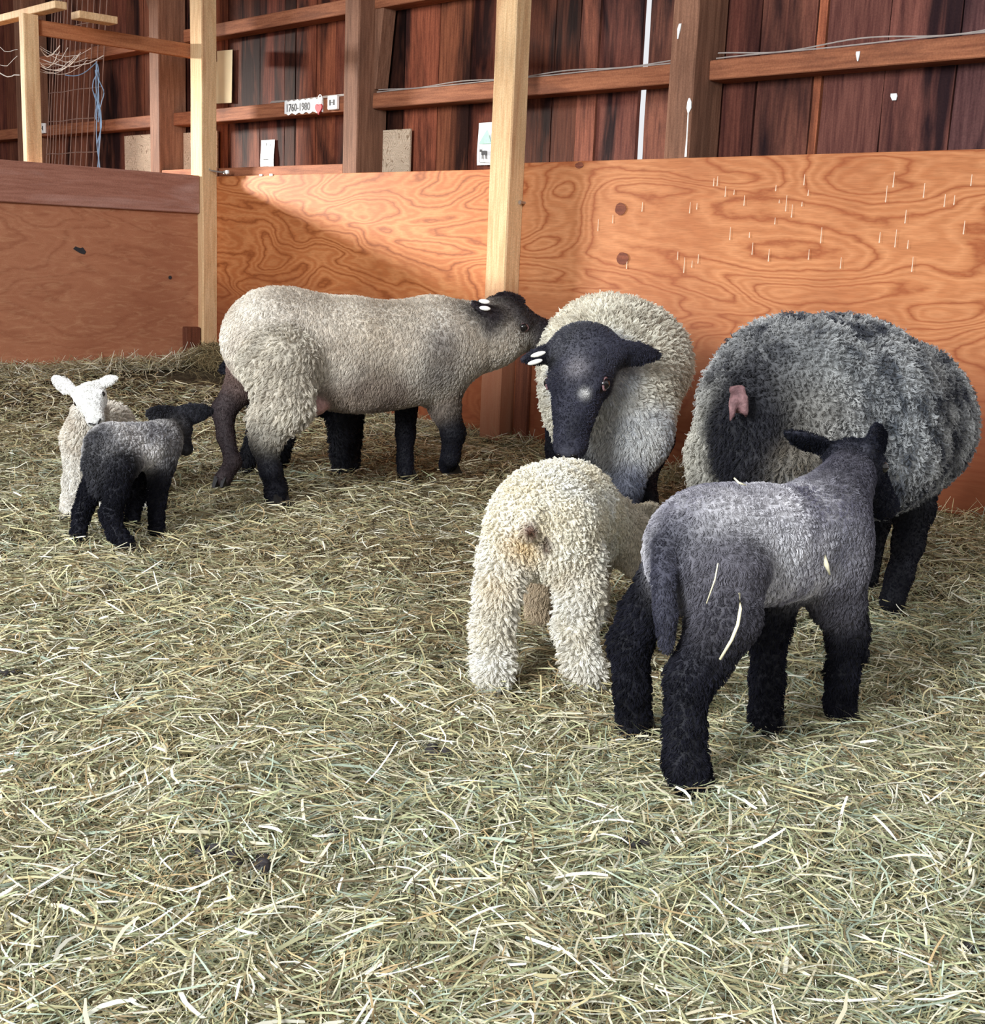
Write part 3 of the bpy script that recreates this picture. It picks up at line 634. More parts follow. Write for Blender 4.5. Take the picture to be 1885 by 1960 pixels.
class Beast:
    def __init__(s, name, heading, h=.008):
        s.name = name; s.h = h; s.P = []; s.H = np.array([math.cos(heading), math.sin(heading), 0]); s.Lf = np.array([-s.H[1], s.H[0], 0]); s.U = np.array([0, 0, 1.])
        s.kids = []; s.T = np.stack([s.H, s.Lf, s.U]); s.regions = {}
    def cone(s, a, ra, b, rb, reg, k=.03): s.P.append(('c', np.array(a, float), ra, np.array(b, float), rb, reg, k)); return s
    def chain(s, pts, reg, k=.03):
        for i in range(len(pts) - 1):
            rg = reg[i] if isinstance(reg, (list, tuple)) else reg
            s.cone(pts[i][0], pts[i][1], pts[i + 1][0], pts[i + 1][1], rg, k)
        return s
    def ell(s, c, r, reg, k=.05, T=None, pitch=0):
        T = s.T if T is None else T
        if pitch:
            cp_, sp_ = math.cos(pitch), math.sin(pitch); T = np.stack([T[0] * cp_ + T[2] * sp_, T[1], T[2] * cp_ - T[0] * sp_])
        s.P.append(('e', np.array(c, float), np.array(r, float), T, reg, k)); return s
    def dist(s, pr, X):
        if pr[0] == 'c':
            _, a, ra, b, rb, _, _ = pr; ba = b - a; L2 = ba @ ba; t = np.clip(((X - a) @ ba) / max(L2, 1e-9), 0, 1)
            return np.sqrt((((X - a) - t[..., None] * ba) ** 2).sum(-1)) - (ra + (rb - ra) * t)
        _, c, r, T, _, _ = pr; q = (X - c) @ T.T; k0 = np.sqrt(((q / r) ** 2).sum(-1)); k1 = np.sqrt(((q / r ** 2) ** 2).sum(-1)); return k0 * (k0 - 1) / np.maximum(k1, 1e-9)
    def mesh(s):
        los, his = [], []
        for p in s.P:
            if p[0] == 'c': lo = np.minimum(p[1] - p[2], p[3] - p[4]); hi = np.maximum(p[1] + p[2], p[3] + p[4])
            else: e = np.sqrt((((p[3].T * p[2])) ** 2).sum(1)); lo, hi = p[1] - e, p[1] + e
            los.append(lo); his.append(hi)
        lo = np.min(los, 0) - .05; hi = np.max(his, 0) + .05; h = s.h; sh = np.ceil((hi - lo) / h).astype(int) + 1
        ax = [lo[i] + h * np.arange(sh[i]) for i in range(3)]; F = np.full(sh, .2, np.float64)
        for p, l, hh in zip(s.P, los, his):
            k = p[-1]; m = k + 2 * h + .02
            sl = tuple(slice(max(0, int((l[i] - m - lo[i]) / h)), min(sh[i], int((hh[i] + m - lo[i]) / h) + 2)) for i in range(3))
            X = np.stack(np.meshgrid(*[ax[i][sl[i]] for i in range(3)], indexing='ij'), -1); d = s.dist(p, X); f = F[sl]
            q = np.maximum(k - np.abs(d - f), 0) / k; F[sl] = np.minimum(d, f) - q * q * k / 4
        return surfnets(F, lo, h)
    def weights(s, V):
        names = list(s.regions); W = np.zeros((len(V), len(names))); D = np.stack([s.dist(p, V) for p in s.P], 1); D = D - D.min(1, keepdims=True)
        for j, p in enumerate(s.P): W[:, names.index(p[-2])] += np.exp(-D[:, j] / s.regions[p[-2]].get('sharp', .012))
        return W / W.sum(1, keepdims=True)
    def colors(s, V, W, seed=0, local=True):
        c = np.zeros((len(V), 3)); rel = V - s.base
        for j, (nm, rg) in enumerate(s.regions.items()):
            n = np.clip((fbm(rel * rg.get('mot', 14) + seed, 3) - .5) * rg.get('con', 2.2) + .5, 0, 1)[:, None]
            cc = np.array(rg['c1'])[None] * (1 - n) + np.array(rg['c2'])[None] * n
            if 'paint' in rg:
                for (pc, pr_, col, am) in rg['paint']:
                    w = am * np.exp(-(((V - pc) / pr_) ** 2).sum(1))[:, None]; cc = cc * (1 - w) + np.array(col)[None] * w
            c += W[:, j:j + 1] * cc
        return c
    def build(s, label, cat, group, n_fur, width=.0012, seed=1, clump=.02):
        s.bare = getattr(s, 'bare', [])
        s.base = np.array([np.mean([p[1][0] for p in s.P]), np.mean([p[1][1] for p in s.P]), 0.0])
        root = empty(s.name, s.base); root['_o'] = tuple(float(t) for t in s.base); tag(root, label, cat, group)
        V, Q = s.mesh(); rel_ = V - CAM; dz_ = rel_ @ fw; sx = 942.5 + F_PX * (rel_ @ CX) / dz_; sy = 980 - F_PX * (rel_ @ CU) / dz_
        for rg in s.regions.values():                  # markings and painted sheen are given where they are seen, and stuck to the coat there
            if 'paint' in rg:
                out = []
                for (pc, r0, col, am) in rg['paint']:
                    if len(pc) == 2:
                        m = np.hypot(sx - pc[0], sy - pc[1]) < 14
                        pc = V[m][np.argmin(dz_[m])] if m.any() else A(pc[0], pc[1], 99.)
                    out.append((pc, r0, col, am))
                rg['paint'] = out
        W = s.weights(V); C = s.colors(V, W)
        A_ = np.zeros(len(V))
        from_np('body', V - s.base, Q, M_SKIN, root, smooth=True, cols=C)
        # ---- fur
        r = np.random.default_rng(seed); tri = np.concatenate([Q[:, [0, 1, 2]], Q[:, [0, 2, 3]]]); a, b, c = V[tri[:, 0]], V[tri[:, 1]], V[tri[:, 2]]
        nn = np.cross(b - a, c - a); ar = np.linalg.norm(nn, axis=1) + 1e-12; nn /= ar[:, None]
        lens = np.array([rg['len'] for rg in s.regions.values()]); curl = np.array([rg.get('curl', 0) for rg in s.regions.values()]); clm = np.array([rg.get('clump', .3) for rg in s.regions.values()])
        vN = np.zeros_like(V)
        for i in range(3): np.add.at(vN, tri[:, i], nn * ar[:, None])
        vN /= np.linalg.norm(vN, axis=1, keepdims=True) + 1e-12
        wt = ar * ((W[tri[:, 0]] @ lens) > .0012)
        for (bc, br) in s.bare: wt = wt * (np.linalg.norm((a + b + c) / 3 - bc, axis=1) > br)
        ti = r.choice(len(tri), n_fur, p=wt / wt.sum()); u, v = r.random(n_fur), r.random(n_fur); m = u + v > 1; u[m], v[m] = 1 - u[m], 1 - v[m]; w = 1 - u - v
        def itp(arr): return arr[tri[ti, 0]] * w[:, None] + arr[tri[ti, 1]] * u[:, None] + arr[tri[ti, 2]] * v[:, None]
        P = itp(V); Nn = itp(vN); Nn /= np.linalg.norm(Nn, axis=1, keepdims=True); Wp = itp(W)
        L = (Wp @ lens) * r.uniform(.7, 1.15, n_fur); Cu = Wp @ curl; Cl = Wp @ clm; Cp = s.colors(P, Wp, 3)
        comb = -s.U * .75 - s.H * .45; tg = comb[None] - Nn * (Nn @ comb)[:, None]
        lay = np.array([rg.get('lay', .6) for rg in s.regions.values()]); Ly = Wp @ lay
        d = Nn * (1 - .6 * Ly)[:, None] + tg * Ly[:, None] + (np.stack([fbm(P * 9 + k * 31, 2) for k in range(3)], 1) - .5) * .7 + r.normal(0, .10, (n_fur, 3))
        d /= np.linalg.norm(d, axis=1, keepdims=True)
        # clumps (wool locks)
        area_ = ar.sum() / 2; nc = max(30, int(area_ / (clump ** 2 * .8))); ci = r.choice(n_fur, nc, replace=False); kd = kdtree.KDTree(nc)
        for i, k in enumerate(ci): kd.insert(P[k], i)
        kd.balance(); near = np.array([kd.find(p)[1] for p in P]); cdx = ci[near]
        lean = r.normal(0, .28, (nc, 3))[near]
        tipc = P[cdx] + (d[cdx] + lean) * L[:, None]
        tip = P + d * L[:, None]; tip = tip * (1 - Cl)[:, None] + tipc * Cl[:, None]
        tip = P + (tip - P) * np.minimum(1, 1.5 * L / (np.linalg.norm(tip - P, axis=1) + 1e-9))[:, None]
        cb = r.uniform(.80, 1.12, nc)[near]; Cp = Cp * (cb * r.uniform(.85, 1.12, n_fur))[:, None]
        K = 5; ph = r.uniform(0, 6.28, nc)[near] + r.normal(0, .5, n_fur); e1 = np.cross(d, [0.3, .2, 1.]); e1 /= np.linalg.norm(e1, axis=1, keepdims=True); e2 = np.cross(d, e1)
        pts = np.zeros((n_fur, K, 3)); rad = np.zeros((n_fur, K))
        for k in range(K):
            t = k / (K - 1.); base_ = P + (tip - P) * t + Nn * (L * .25 * math.sin(math.pi * t))[:, None]
            am = Cu * L * t; pts[:, k] = base_ + e1 * (am * np.cos(ph + t * 7))[:, None] + e2 * (am * np.sin(ph + t * 7))[:, None]; rad[:, k] = width / 2 * (1 - .55 * t)
        hc = bpy.data.hair_curves.new('coat'); hc.add_curves([K] * n_fur)
        hc.points.foreach_set('position', (pts - s.base).astype(np.float32).ravel())
        if 'radius' not in hc.attributes: hc.attributes.new('radius', 'FLOAT', 'POINT')
        hc.attributes['radius'].data.foreach_set('value', rad.astype(np.float32).ravel())
        ca = hc.attributes.new('col', 'FLOAT_COLOR', 'CURVE'); cc = np.ones((n_fur, 4), np.float32); cc[:, :3] = Cp.clip(0, 1); ca.data.foreach_set('color', cc.ravel())
        hc.materials.append(M_FLEECE); link(bpy.data.objects.new('fleece', hc), root)
        for (nm, mb, m_, lab, sm) in s.kids:
            o = mb.build(nm, m_, root, smooth=sm)
            if lab: o['label'] = lab
        s.root = root; return root
    def kid(s, nm, mb, m_, lab=None, sm=True): s.kids.append((nm, mb, m_, lab, sm)); return s

def ball(c, r, T=None, seg=12, squash=(1, 1, 1)):
    mb = MB(); T = np.eye(3) if T is None else T; bm = bmesh.new(); bmesh.ops.create_uvsphere(bm, u_segments=seg, v_segments=seg // 2 + 2, radius=1)
    vs = [np.array(c) + (np.array(v.co) * r * np.array(squash)) @ T for v in bm.verts]; bm.verts.index_update(); fs = [[v.index for v in f.verts] for f in bm.faces]; bm.free()
    return mb.add(vs, fs)

def head(B, poll, muz, U, ears, face='face', neckreg='fleece', wide=1.0, eyes=(1, 1), nose='nose', ear_w=.13, ear_reg=None, pink=False, k=.02):
    """poll and muzzle tip in world space, U the forehead side; ears = list of world tips (left, right)"""
    poll = np.array(poll, float); muz = np.array(muz, float); L = np.linalg.norm(muz - poll); Fv = (muz - poll) / L
    U = np.array(U, float); U = unit(U - Fv * (U @ Fv)); S = np.cross(U, Fv)           # S = animal's left
    T = np.stack([Fv, S, U])
    def p(f, s_, u): return poll + L * (f * Fv + s_ * wide * S + u * U)
    B.ell(p(.16, 0, .0), L * np.array([.30, .24 * wide, .25]), face, k, T)
    B.cone(p(.30, 0, .0), L * .21 * wide, p(.78, 0, -.055), L * .125 * wide, face, k)
    B.cone(p(.12, 0, -.16), L * .17, p(.74, 0, -.16), L * .085, face, k)
    for s_ in (-1, 1):
        B.ell(p(.18, .13 * s_, -.13), L * np.array([.19, .08, .17]), face, k, T)
        B.ell(p(.31, .165 * s_, .10), L * np.array([.12, .07, .06]), face, k * .6, T)
        B.ell(p(.90, .06 * s_, -.05), L * np.array([.07, .055, .06]), face, k * .6, T)
    B.ell(p(.86, 0, -.10), L * np.array([.15, .125 * wide, .13]), face, k * .7, T)
    B.ell(p(.985, 0, -.055), L * np.array([.035, .075, .045]), nose, k * .4, T)
    B.ell(p(.985, 0, -.125), L * np.array([.03, .012, .05]), nose, .004, T)
    for s_, on in zip((1, -1), eyes):
        if not on: continue
        c = p(.33, .205 * s_, .055)
        B.bare = getattr(B, 'bare', []) + [(c, L * .075)]
        B.kid('eye', ball(c + S * s_ * L * .012, L * .056, T, 12), M_EYE)
        lid = MB(); ring = [c + L * .058 * (Fv * math.cos(a) + U * .75 * math.sin(a)) + S * s_ * L * .022 for a in np.linspace(0, 2 * math.pi, 15)]
        lid.tube(ring, L * .012, 5, caps=False); B.kid('eyelid', lid, M_EYEPINK if pink else M_EYE)
        B.kid('nostril', ball(p(1.0, .055 * s_, -.035), L * .022, T, 8, (.6, 1, .6)), M_EYE)
    B.bare = getattr(B, 'bare', []) + [(p(1.0, 0, -.06), L * .10)]
    for s_, tip in zip((1, -1), ears):
        if tip is None: continue
        root_ = p(.02, .20 * s_, .08); e = np.array(tip) - root_; le = np.linalg.norm(e); e /= le
        nrm = unit(Fv * .75 + U * .65); nrm = unit(nrm - e * (nrm @ e)); w_ = np.cross(nrm, e); Te = np.stack([e, w_, nrm])
        rg = ear_reg or face
        th = max(L * .035, B.h * 1.05)
        B.cone(root_ - e * .02 * L, L * .07, root_ + e * le * .25, L * .06, rg, k)
        B.ell(root_ + e * le * .45, np.array([le * .42, le * ear_w * 1.9, th]), rg, k * .5, Te)
        B.ell(root_ + e * le * .70, np.array([le * .36, le * ear_w * 1.2, th * .8]), rg, k * .5, Te)
    return p, T, L

def leg(B, pts, regs, k=.02, hoof_dir=None, r_h=None, hoof=True):
    B.chain(pts, regs, k)
    if hoof:
        e = pts[-1][0]; r_ = r_h or pts[-1][1]; d = unit(np.array([*(hoof_dir if hoof_dir is not None else B.H[:2]), 0])); sdv = np.array([-d[1], d[0], 0]); mb = MB()
        for s_ in (-1, 1):
            c = e + sdv * s_ * r_ * .5 + d * r_ * .4; z0 = e[2] - r_ * .95; z1 = e[2] + r_ * .3; r_ = r_ * .9
            lo = [c - d * r_ * .8 - sdv * r_ * .42, c + d * r_ * 1.25 - sdv * r_ * .2 * 1, c + d * r_ * 1.25 + sdv * r_ * .2, c - d * r_ * .8 + sdv * r_ * .42]
            hi = [c - d * r_ * .7 - sdv * r_ * .40, c + d * r_ * .45 - sdv * r_ * .35, c + d * r_ * .45 + sdv * r_ * .35, c - d * r_ * .7 + sdv * r_ * .40]
            vs = [np.array([q[0], q[1], z0]) for q in lo] + [np.array([q[0], q[1], z1]) for q in hi]
            mb.add(vs, [(3, 2, 1, 0), (4, 5, 6, 7), (0, 1, 5, 4), (1, 2, 6, 5), (2, 3, 7, 6), (3, 0, 4, 7)])
        B.kid('hoof', mb, M_HOOF, sm=False)
def R_(c1, c2, ln, **k): return dict(c1=c1, c2=c2, len=ln, **k)
BLK = (.006, .006, .009); BLK2 = (.016, .016, .024)
def up(p, z): return np.array([p[0], p[1], z])

# ---------------------------------------------------------------- ewe 1: long ewe in side view
B = Beast('ewe', math.radians(33), .009)
B.regions = {'fleece': R_((.55, .47, .38), (.95, .88, .77), .012, clump=.35, lay=.95, mot=9, con=2.6),
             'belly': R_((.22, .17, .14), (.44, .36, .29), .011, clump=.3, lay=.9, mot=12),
             'wool': R_((.55, .49, .40), (.85, .79, .67), .022, clump=.8, lay=.85, mot=18, curl=.15),
             'leg': R_(BLK, BLK2, .005, lay=.9), 'face': R_((.020, .016, .020), (.05, .04, .05), .006, lay=.8), 'nose': R_((.02, .015, .02), (.03, .02, .03), 0),
             'shin': R_((.035, .025, .028), (.07, .05, .05), .004, lay=.9), 'pink': R_((.55, .30, .28), (.65, .38, .35), 0, sharp=.005), 'thighskin': R_((.20, .13, .11), (.30, .2, .17), .008)}
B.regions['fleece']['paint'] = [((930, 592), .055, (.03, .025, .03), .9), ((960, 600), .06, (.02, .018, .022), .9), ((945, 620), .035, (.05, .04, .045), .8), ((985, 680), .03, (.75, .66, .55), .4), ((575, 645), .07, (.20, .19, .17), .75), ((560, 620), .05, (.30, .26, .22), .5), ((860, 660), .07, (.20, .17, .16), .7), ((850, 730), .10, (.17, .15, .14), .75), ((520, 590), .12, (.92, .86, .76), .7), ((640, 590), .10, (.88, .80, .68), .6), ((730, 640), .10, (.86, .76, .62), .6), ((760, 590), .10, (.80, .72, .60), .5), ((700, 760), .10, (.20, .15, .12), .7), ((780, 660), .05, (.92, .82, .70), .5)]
B.ell(A(530, 650, 4.56), (.20, .165, .185), 'fleece', .08, pitch=.05)
B.ell(A(660, 668, 4.68), (.30, .185, .19), 'fleece', .10)
B.ell(A(800, 672, 4.82), (.24, .165, .19), 'fleece', .08)
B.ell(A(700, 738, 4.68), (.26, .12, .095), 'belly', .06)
B.cone(A(845, 655, 4.86), .158, A(938, 642, 4.96), .122, 'fleece', .08)
B.cone(A(938, 642, 4.96), .115, A(982, 640, 5.0), .078, 'fleece', .05)
# near hind
leg(B, [(A(535, 700, 4.42), .135), (A(545, 775, 4.38), .085), (A(518, 822, 4.36), .052)], 'wool', .05, hoof=False)
g = G(528, 960); leg(B, [(A(512, 826, 4.36), .046), (A(506, 850, 4.36), .043), (A(518, 900, 4.34), .036), (up(g, .05), .036), (up(g, .022), .040)], 'leg', .02, hoof_dir=(.8, -.6))
B.cone(A(505, 800, 4.37), .05, A(512, 838, 4.36), .047, 'wool', .03)
# far hind, stretched back and lifted
B.cone(A(485, 690, 4.66), .10, A(465, 735, 4.68), .062, 'thighskin', .05)
leg(B, [(A(466, 735, 4.68), .062), (A(428, 785, 4.66), .042), (A(432, 835, 4.62), .030), (A(446, 885, 4.56), .028), (A(428, 915, 4.50), .031)], ['shin', 'shin', 'shin', 'shin'], .02, hoof_dir=(-.3, -.9))
# front legs
B.cone(A(840, 715, 4.86), .10, A(850, 775, 4.86), .062, 'belly', .05)
g = G(862, 908); leg(B, [(A(850, 775, 4.86), .056), (A(868, 830, 4.86), .044), (A(862, 875, 4.88), .034), (up(G(856, 915), .055), .036)], ['leg'] * 3, .02)
g = G(776, 912); leg(B, [(A(778, 760, 4.98), .050), (A(776, 830, 4.98), .036), (A(775, 880, 4.98), .030), (up(g, .02), .034)], 'leg', .02)
# udder
B.ell(A(600, 778, 4.52), (.05, .045, .035), 'pink', .03); B.cone(A(583, 788, 4.44), .012, A(576, 806, 4.42), .006, 'pink', .01)
B.ell(A(446, 668, 4.52), (.012, .02, .035), 'pink', .01)
p, T, L = head(B, A(942, 602, 4.96), A(1086, 652, 5.06), A(945, 500, 4.9) - A(945, 592, 4.97), (A(1002, 574, 5.14), A(903, 581, 4.80)), pink=True, wide=1.05, ear_w=.14)
B.ell(A(1040, 645, 5.03), (.06, .05, .06), 'face', .04)
for (x, y) in ((927, 577), (928, 590)):
    B.kid('ear_tag', ball(A(x, y, 4.80), .022, np.stack([unit(A(x + 10, y + 1, 4.80) - A(x, y, 4.80)), np.array([0, 0, 1.]), unit(CAM - A(x, y, 4.80))]), 12, (1, .42, .3)), M_TAG)
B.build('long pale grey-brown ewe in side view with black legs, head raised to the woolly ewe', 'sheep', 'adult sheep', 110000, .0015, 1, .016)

# ---------------------------------------------------------------- ewe 2: woolly ewe facing the camera
B = Beast('ewe', math.radians(-104), .009)
B.regions = {'fleece': R_((.55, .50, .40), (.92, .88, .75), .018, clump=.9, lay=.4, mot=22, con=2.4, curl=.12),
             'chest': R_((.45, .46, .48), (.80, .79, .75), .014, clump=.5, lay=.8, mot=12, con=2.5),
             'leg': R_(BLK, BLK2, .005, lay=.9), 'face': R_((.020, .020, .030), (.050, .050, .075), .006, lay=.7), 'nose': R_((.03, .03, .04), (.05, .05, .06), 0), 'cuff': R_((.10, .11, .15), (.25, .26, .32), .015)}
B.regions['face']['paint'] = [((1095, 697), .035, (.30, .28, .30), .8), ((1133, 752), .016, (.85, .83, .80), .9)]  # grey forehead spot is sheen painted into the colour; white spot is a marking
B.ell(A(1178, 695, 4.58), (.34, .268, .222), 'fleece', .10)
B.ell(A(1158, 675, 4.80), (.24, .22, .20), 'fleece', .10)
B.ell(A(1165, 765, 4.36), (.20, .225, .225), 'fleece', .09)
B.ell(A(1195, 830, 4.26), (.13, .16, .15), 'chest', .07)
B.cone(A(1150, 740, 4.3), .16, A(1118, 690, 4.12), .11, 'chest', .07)
g = G(1205, 1035); leg(B, [(A(1200, 870, 4.22), .075), (A(1205, 930, 4.17), .045)], 'cuff', .04, hoof=False)
leg(B, [(A(1205, 930, 4.17), .038), (A(1207, 985, 4.12), .033), (up(g, .02), .036)], 'leg')
g = G(1080, 1025); leg(B, [(A(1110, 880, 4.25), .07), (A(1090, 940, 4.2), .040), (up(g, .02), .036)], 'leg')
g = G(1246, 992); leg(B, [(A(1250, 840, 4.58), .08), (A(1236, 905, 4.45), .040), (A(1240, 950, 4.36), .030), (up(g, .02), .033)], 'leg')
g = G(1060, 905); leg(B, [(A(1080, 800, 4.9), .08), (A(1062, 860, 4.95), .036), (up(g, .02), .033)], 'leg')
p, T, L = head(B, A(1120, 678, 4.08), A(1080, 868, 3.90), unit([-.42, -.85, .42]), (A(1262, 682, 4.10), A(1000, 688, 4.00)), pink=True, wide=1.22, ear_w=.13)
B.ell(A(1122, 670, 4.07), (.085, .115, .085), 'face', .04)
for (x, y) in ((1030, 678), (1024, 693)):
    q = A(x, y, 3.965); B.kid('ear_tag', ball(q, .026, np.stack([unit(A(x + 10, y - 2.5, 3.96) - q), np.array([0, 0, 1.]), unit(CAM - q)]), 12, (1, .32, .3)), M_TAG)
B.build('creamy woolly ewe with a black face, standing head-on behind the cream lamb', 'sheep', 'adult sheep', 120000, .0016, 2, .015)

# ---------------------------------------------------------------- ewe 3: dark grey ewe seen from behind
B = Beast('ewe', math.radians(52), .009)
B.regions = {'fleece': R_((.060, .062, .075), (.52, .52, .51), .014, clump=.9, lay=.6, mot=24, con=2.8, curl=.25),
             'dark': R_((.010, .010, .014), (.03, .03, .038), .014, clump=.6, lay=.8, mot=12), 'wool': R_((.40, .38, .33), (.70, .67, .58), .022, clump=.85, lay=.8, mot=14, curl=.2, paint=[((1440, 850), .09, BLK, .97)]),
             'leg': R_(BLK, BLK2, .005, lay=.9), 'face': R_(BLK, BLK2, .006), 'nose': R_(BLK, BLK2, 0), 'pink': R_((.17, .085, .09), (.32, .18, .18), 0, sharp=.003, mot=60), '_': R_(BLK, BLK2, 0), 'brown': R_((.12, .095, .06), (.26, .21, .14), .025, lay=.8)}
B.regions['fleece']['paint'] = [((1420, 720), .13, (.03, .03, .038), .9), ((1440, 840), .12, (.008, .008, .011), .97), ((1400, 900), .06, (.01, .01, .012), .9), ((1500, 690), .08, (.06, .06, .07), .6), ((1600, 680), .10, (.40, .42, .42), .4), ((1560, 800), .10, (.36, .33, .27), .4), ((1720, 800), .16, (.30, .34, .38), .35)]
B.ell(A(1505, 775, 3.02), (.20, .195, .205), 'fleece', .09)
B.ell(A(1600, 785, 3.22), (.31, .245, .235), 'fleece', .10)
B.ell(A(1715, 810, 3.42), (.22, .195, .215), 'fleece', .08)
B.ell(A(1640, 880, 3.18), (.26, .19, .14), 'fleece', .08)
B.cone(A(1745, 820, 3.5), .15, A(1768, 850, 3.78), .10, 'fleece', .06)
B.ell(A(1445, 830, 2.90), (.10, .10, .13), 'dark', .05)
# hind legs: far left one wool covered
leg(B, [(A(1420, 800, 3.0), .10), (A(1370, 870, 2.99), .050), (A(1362, 940, 2.95), .044)], 'wool', .05, hoof=False)
g = G(1385, 1200); leg(B, [(A(1362, 940, 2.95), .040), (A(1366, 1040, 2.86), .034), (A(1382, 1120, 2.8), .030), (up(g, .02), .034)], 'leg')
B.ell(A(1440, 900, 2.86), (.06, .07, .075), 'dark', .04)
leg(B, [(A(1545, 850, 2.92), .14), (A(1520, 900, 2.86), .085), (A(1540, 960, 2.84), .055)], ['fleece', 'brown'], .05, hoof=False)
g = G(1632, 1268); leg(B, [(A(1560, 960, 2.84), .055), (A(1585, 1060, 2.78), .040), (A(1600, 1160, 2.76), .032), (up(g, .02), .034)], 'leg')
# front legs
g = G(1706, 1163); leg(B, [(A(1730, 905, 3.42), .09), (A(1748, 970, 3.38), .050), (A(1738, 1040, 3.34), .037), (A(1722, 1100, 3.31), .030), (up(g, .02), .034)], ['dark', 'leg', 'leg', 'leg'], .03)
g = G(1655, 1120); leg(B, [(A(1690, 920, 3.6), .09), (A(1668, 1000, 3.56), .045), (up(g, .02), .034)], 'leg', .03)
# vulva, tail dock
B.ell(A(1412, 768, 2.79), (.014, .022, .030), 'pink', .008); B.cone(A(1403, 768, 2.775), .012, A(1399, 806, 2.765), .005, 'pink', .006); B.cone(A(1423, 762, 2.775), .011, A(1427, 792, 2.775), .009, 'pink', .005)
B.cone(A(1400, 746, 2.785), .010, A(1420, 744, 2.78), .010, 'pink', .006)
head(B, A(1762, 850, 3.92), A(1742, 965, 4.14), unit([.5, .6, .6]), (A(1730, 850, 3.98), A(1810, 830, 3.9)), pink=False)
B.build('large dark grey curly-woolled ewe seen from behind against the right plywood board', 'sheep', 'adult sheep', 150000, .0013, 3, .012)

# ---------------------------------------------------------------- lamb: big grey lamb, near
B = Beast('lamb', math.radians(38), .0055)
B.regions = {'fleece': R_((.20, .19, .24), (.78, .76, .78), .008, clump=.45, lay=.9, mot=15, con=2.3), 'thigh': R_((.075, .07, .085), (.20, .19, .22), .007, clump=.4, lay=.9, mot=16, sharp=.016), 'tail': R_((.03, .03, .045), (.08, .08, .11), .006),
             'leg': R_((.006, .006, .009), (.016, .016, .024), .008, clump=.5, lay=.6, mot=30), 'face': R_((.008, .009, .014), (.022, .023, .036), .005), 'nose': R_(BLK, BLK2, 0), 'neck': R_((.09, .085, .11), (.20, .19, .22), .009, lay=.95)}
B.regions['fleece']['paint'] = [((1450, 1050), .09, (.80, .79, .80), .6), ((1520, 1070), .07, (.62, .62, .64), .6), ((1400, 960), .06, (.70, .68, .70), .5), ((1262, 1050), .07, (.10, .10, .12), .85), ((1290, 1020), .05, (.10, .10, .12), .6), ((1620, 1050), .05, (.10, .10, .13), .7), ((1440, 1010), .07, (.66, .65, .66), .5), ((1350, 1080), .05, (.09, .09, .11), .6)]
B.ell(A(1345, 1050, 2.19), (.115, .090, .105), 'fleece', .05, pitch=.1)
B.ell(A(1440, 1035, 2.26), (.17, .098, .102), 'fleece', .06)
B.ell(A(1550, 1030, 2.36), (.115, .088, .100), 'fleece', .05)
B.ell(A(1475, 1092, 2.28), (.14, .07, .055), 'fleece', .04)
B.ell(A(1600, 1070, 2.37), (.06, .065, .075), 'thigh', .04)
B.cone(A(1578, 990, 2.38), .078, A(1622, 915, 2.47), .052, 'neck', .045)
# near hind
leg(B, [(A(1375, 1110, 2.13), .088), (A(1385, 1180, 2.10), .056), (A(1345, 1270, 2.09), .043)], ['thigh', 'leg'], .03, hoof=False)
g = G(1322, 1512); leg(B, [(A(1345, 1262, 2.09), .040), (A(1318, 1300, 2.08), .037), (A(1310, 1400, 2.055), .031), (A(1312, 1460, 2.04), .033), (up(g, .018), .034)], 'leg', .02)
# far hind
g = G(1212, 1402); leg(B, [(A(1290, 1100, 2.24), .06), (A(1232, 1175, 2.27), .040), (A(1205, 1230, 2.28), .036), (A(1210, 1320, 2.285), .029), (up(g, .022), .032)], 'leg', .02)
# fore
B.cone(A(1575, 1080, 2.36), .075, A(1600, 1150, 2.37), .052, 'thigh', .03)
g = G(1605, 1368); leg(B, [(A(1605, 1145, 2.37), .046), (A(1622, 1210, 2.38), .036), (A(1612, 1290, 2.40), .027), (up(g, .018), .030)], 'leg', .02)
g = G(1462, 1393); leg(B, [(A(1480, 1120, 2.36), .060), (A(1472, 1200, 2.355), .036), (A(1468, 1300, 2.35), .028), (up(g, .018), .031)], 'leg', .02)
# tail
B.chain([(A(1275, 1045, 2.12), .022), (A(1270, 1110, 2.075), .018), (A(1274, 1180, 2.065), .017), (A(1276, 1240, 2.075), .011)], 'tail', .008)
head(B, A(1618, 872, 2.52), A(1708, 968, 2.60), unit([-.2, .1, 1.0]), (A(1508, 828, 2.50), A(1693, 838, 2.64)), ear_w=.14, wide=1.15)
B.build('grey lamb with black legs and a dangling tail, nearest the camera at right', 'lamb', 'lambs', 110000, .0010, 4, .012)

# ---------------------------------------------------------------- lamb: cream lamb seen from behind
B = Beast('lamb', math.radians(68), .0055)
B.regions = {'fleece': R_((.88, .80, .62), (.99, .96, .86), .010, clump=.85, lay=.45, mot=24, curl=.25), 'leg': R_((.84, .78, .65), (.98, .95, .87), .016, clump=.7, lay=.35, mot=18, curl=.1),
             'inner': R_((.50, .39, .26), (.60, .48, .34), .012), 'face': R_((.74, .66, .52), (.92, .85, .70), .010, lay=.9), 'nose': R_((.35, .22, .2), (.4, .3, .25), 0)}
B.regions['fleece']['paint'] = [((1000, 1065), .045, (.74, .50, .20), .8), ((990, 1120), .03, (.60, .40, .16), .6), ((1002, 1008), .012, (.45, .22, .18), .8), ((1018, 1022), .016, (.07, .03, .015), .98), ((1032, 1045), .013, (.07, .03, .015), .98), ((1040, 1062), .009, (.10, .04, .02), .95), ((1080, 1130), .05, (.70, .55, .38), .5)]
B.regions['leg']['paint'] = [((955, 1110), .035, (.78, .60, .34), .5)]
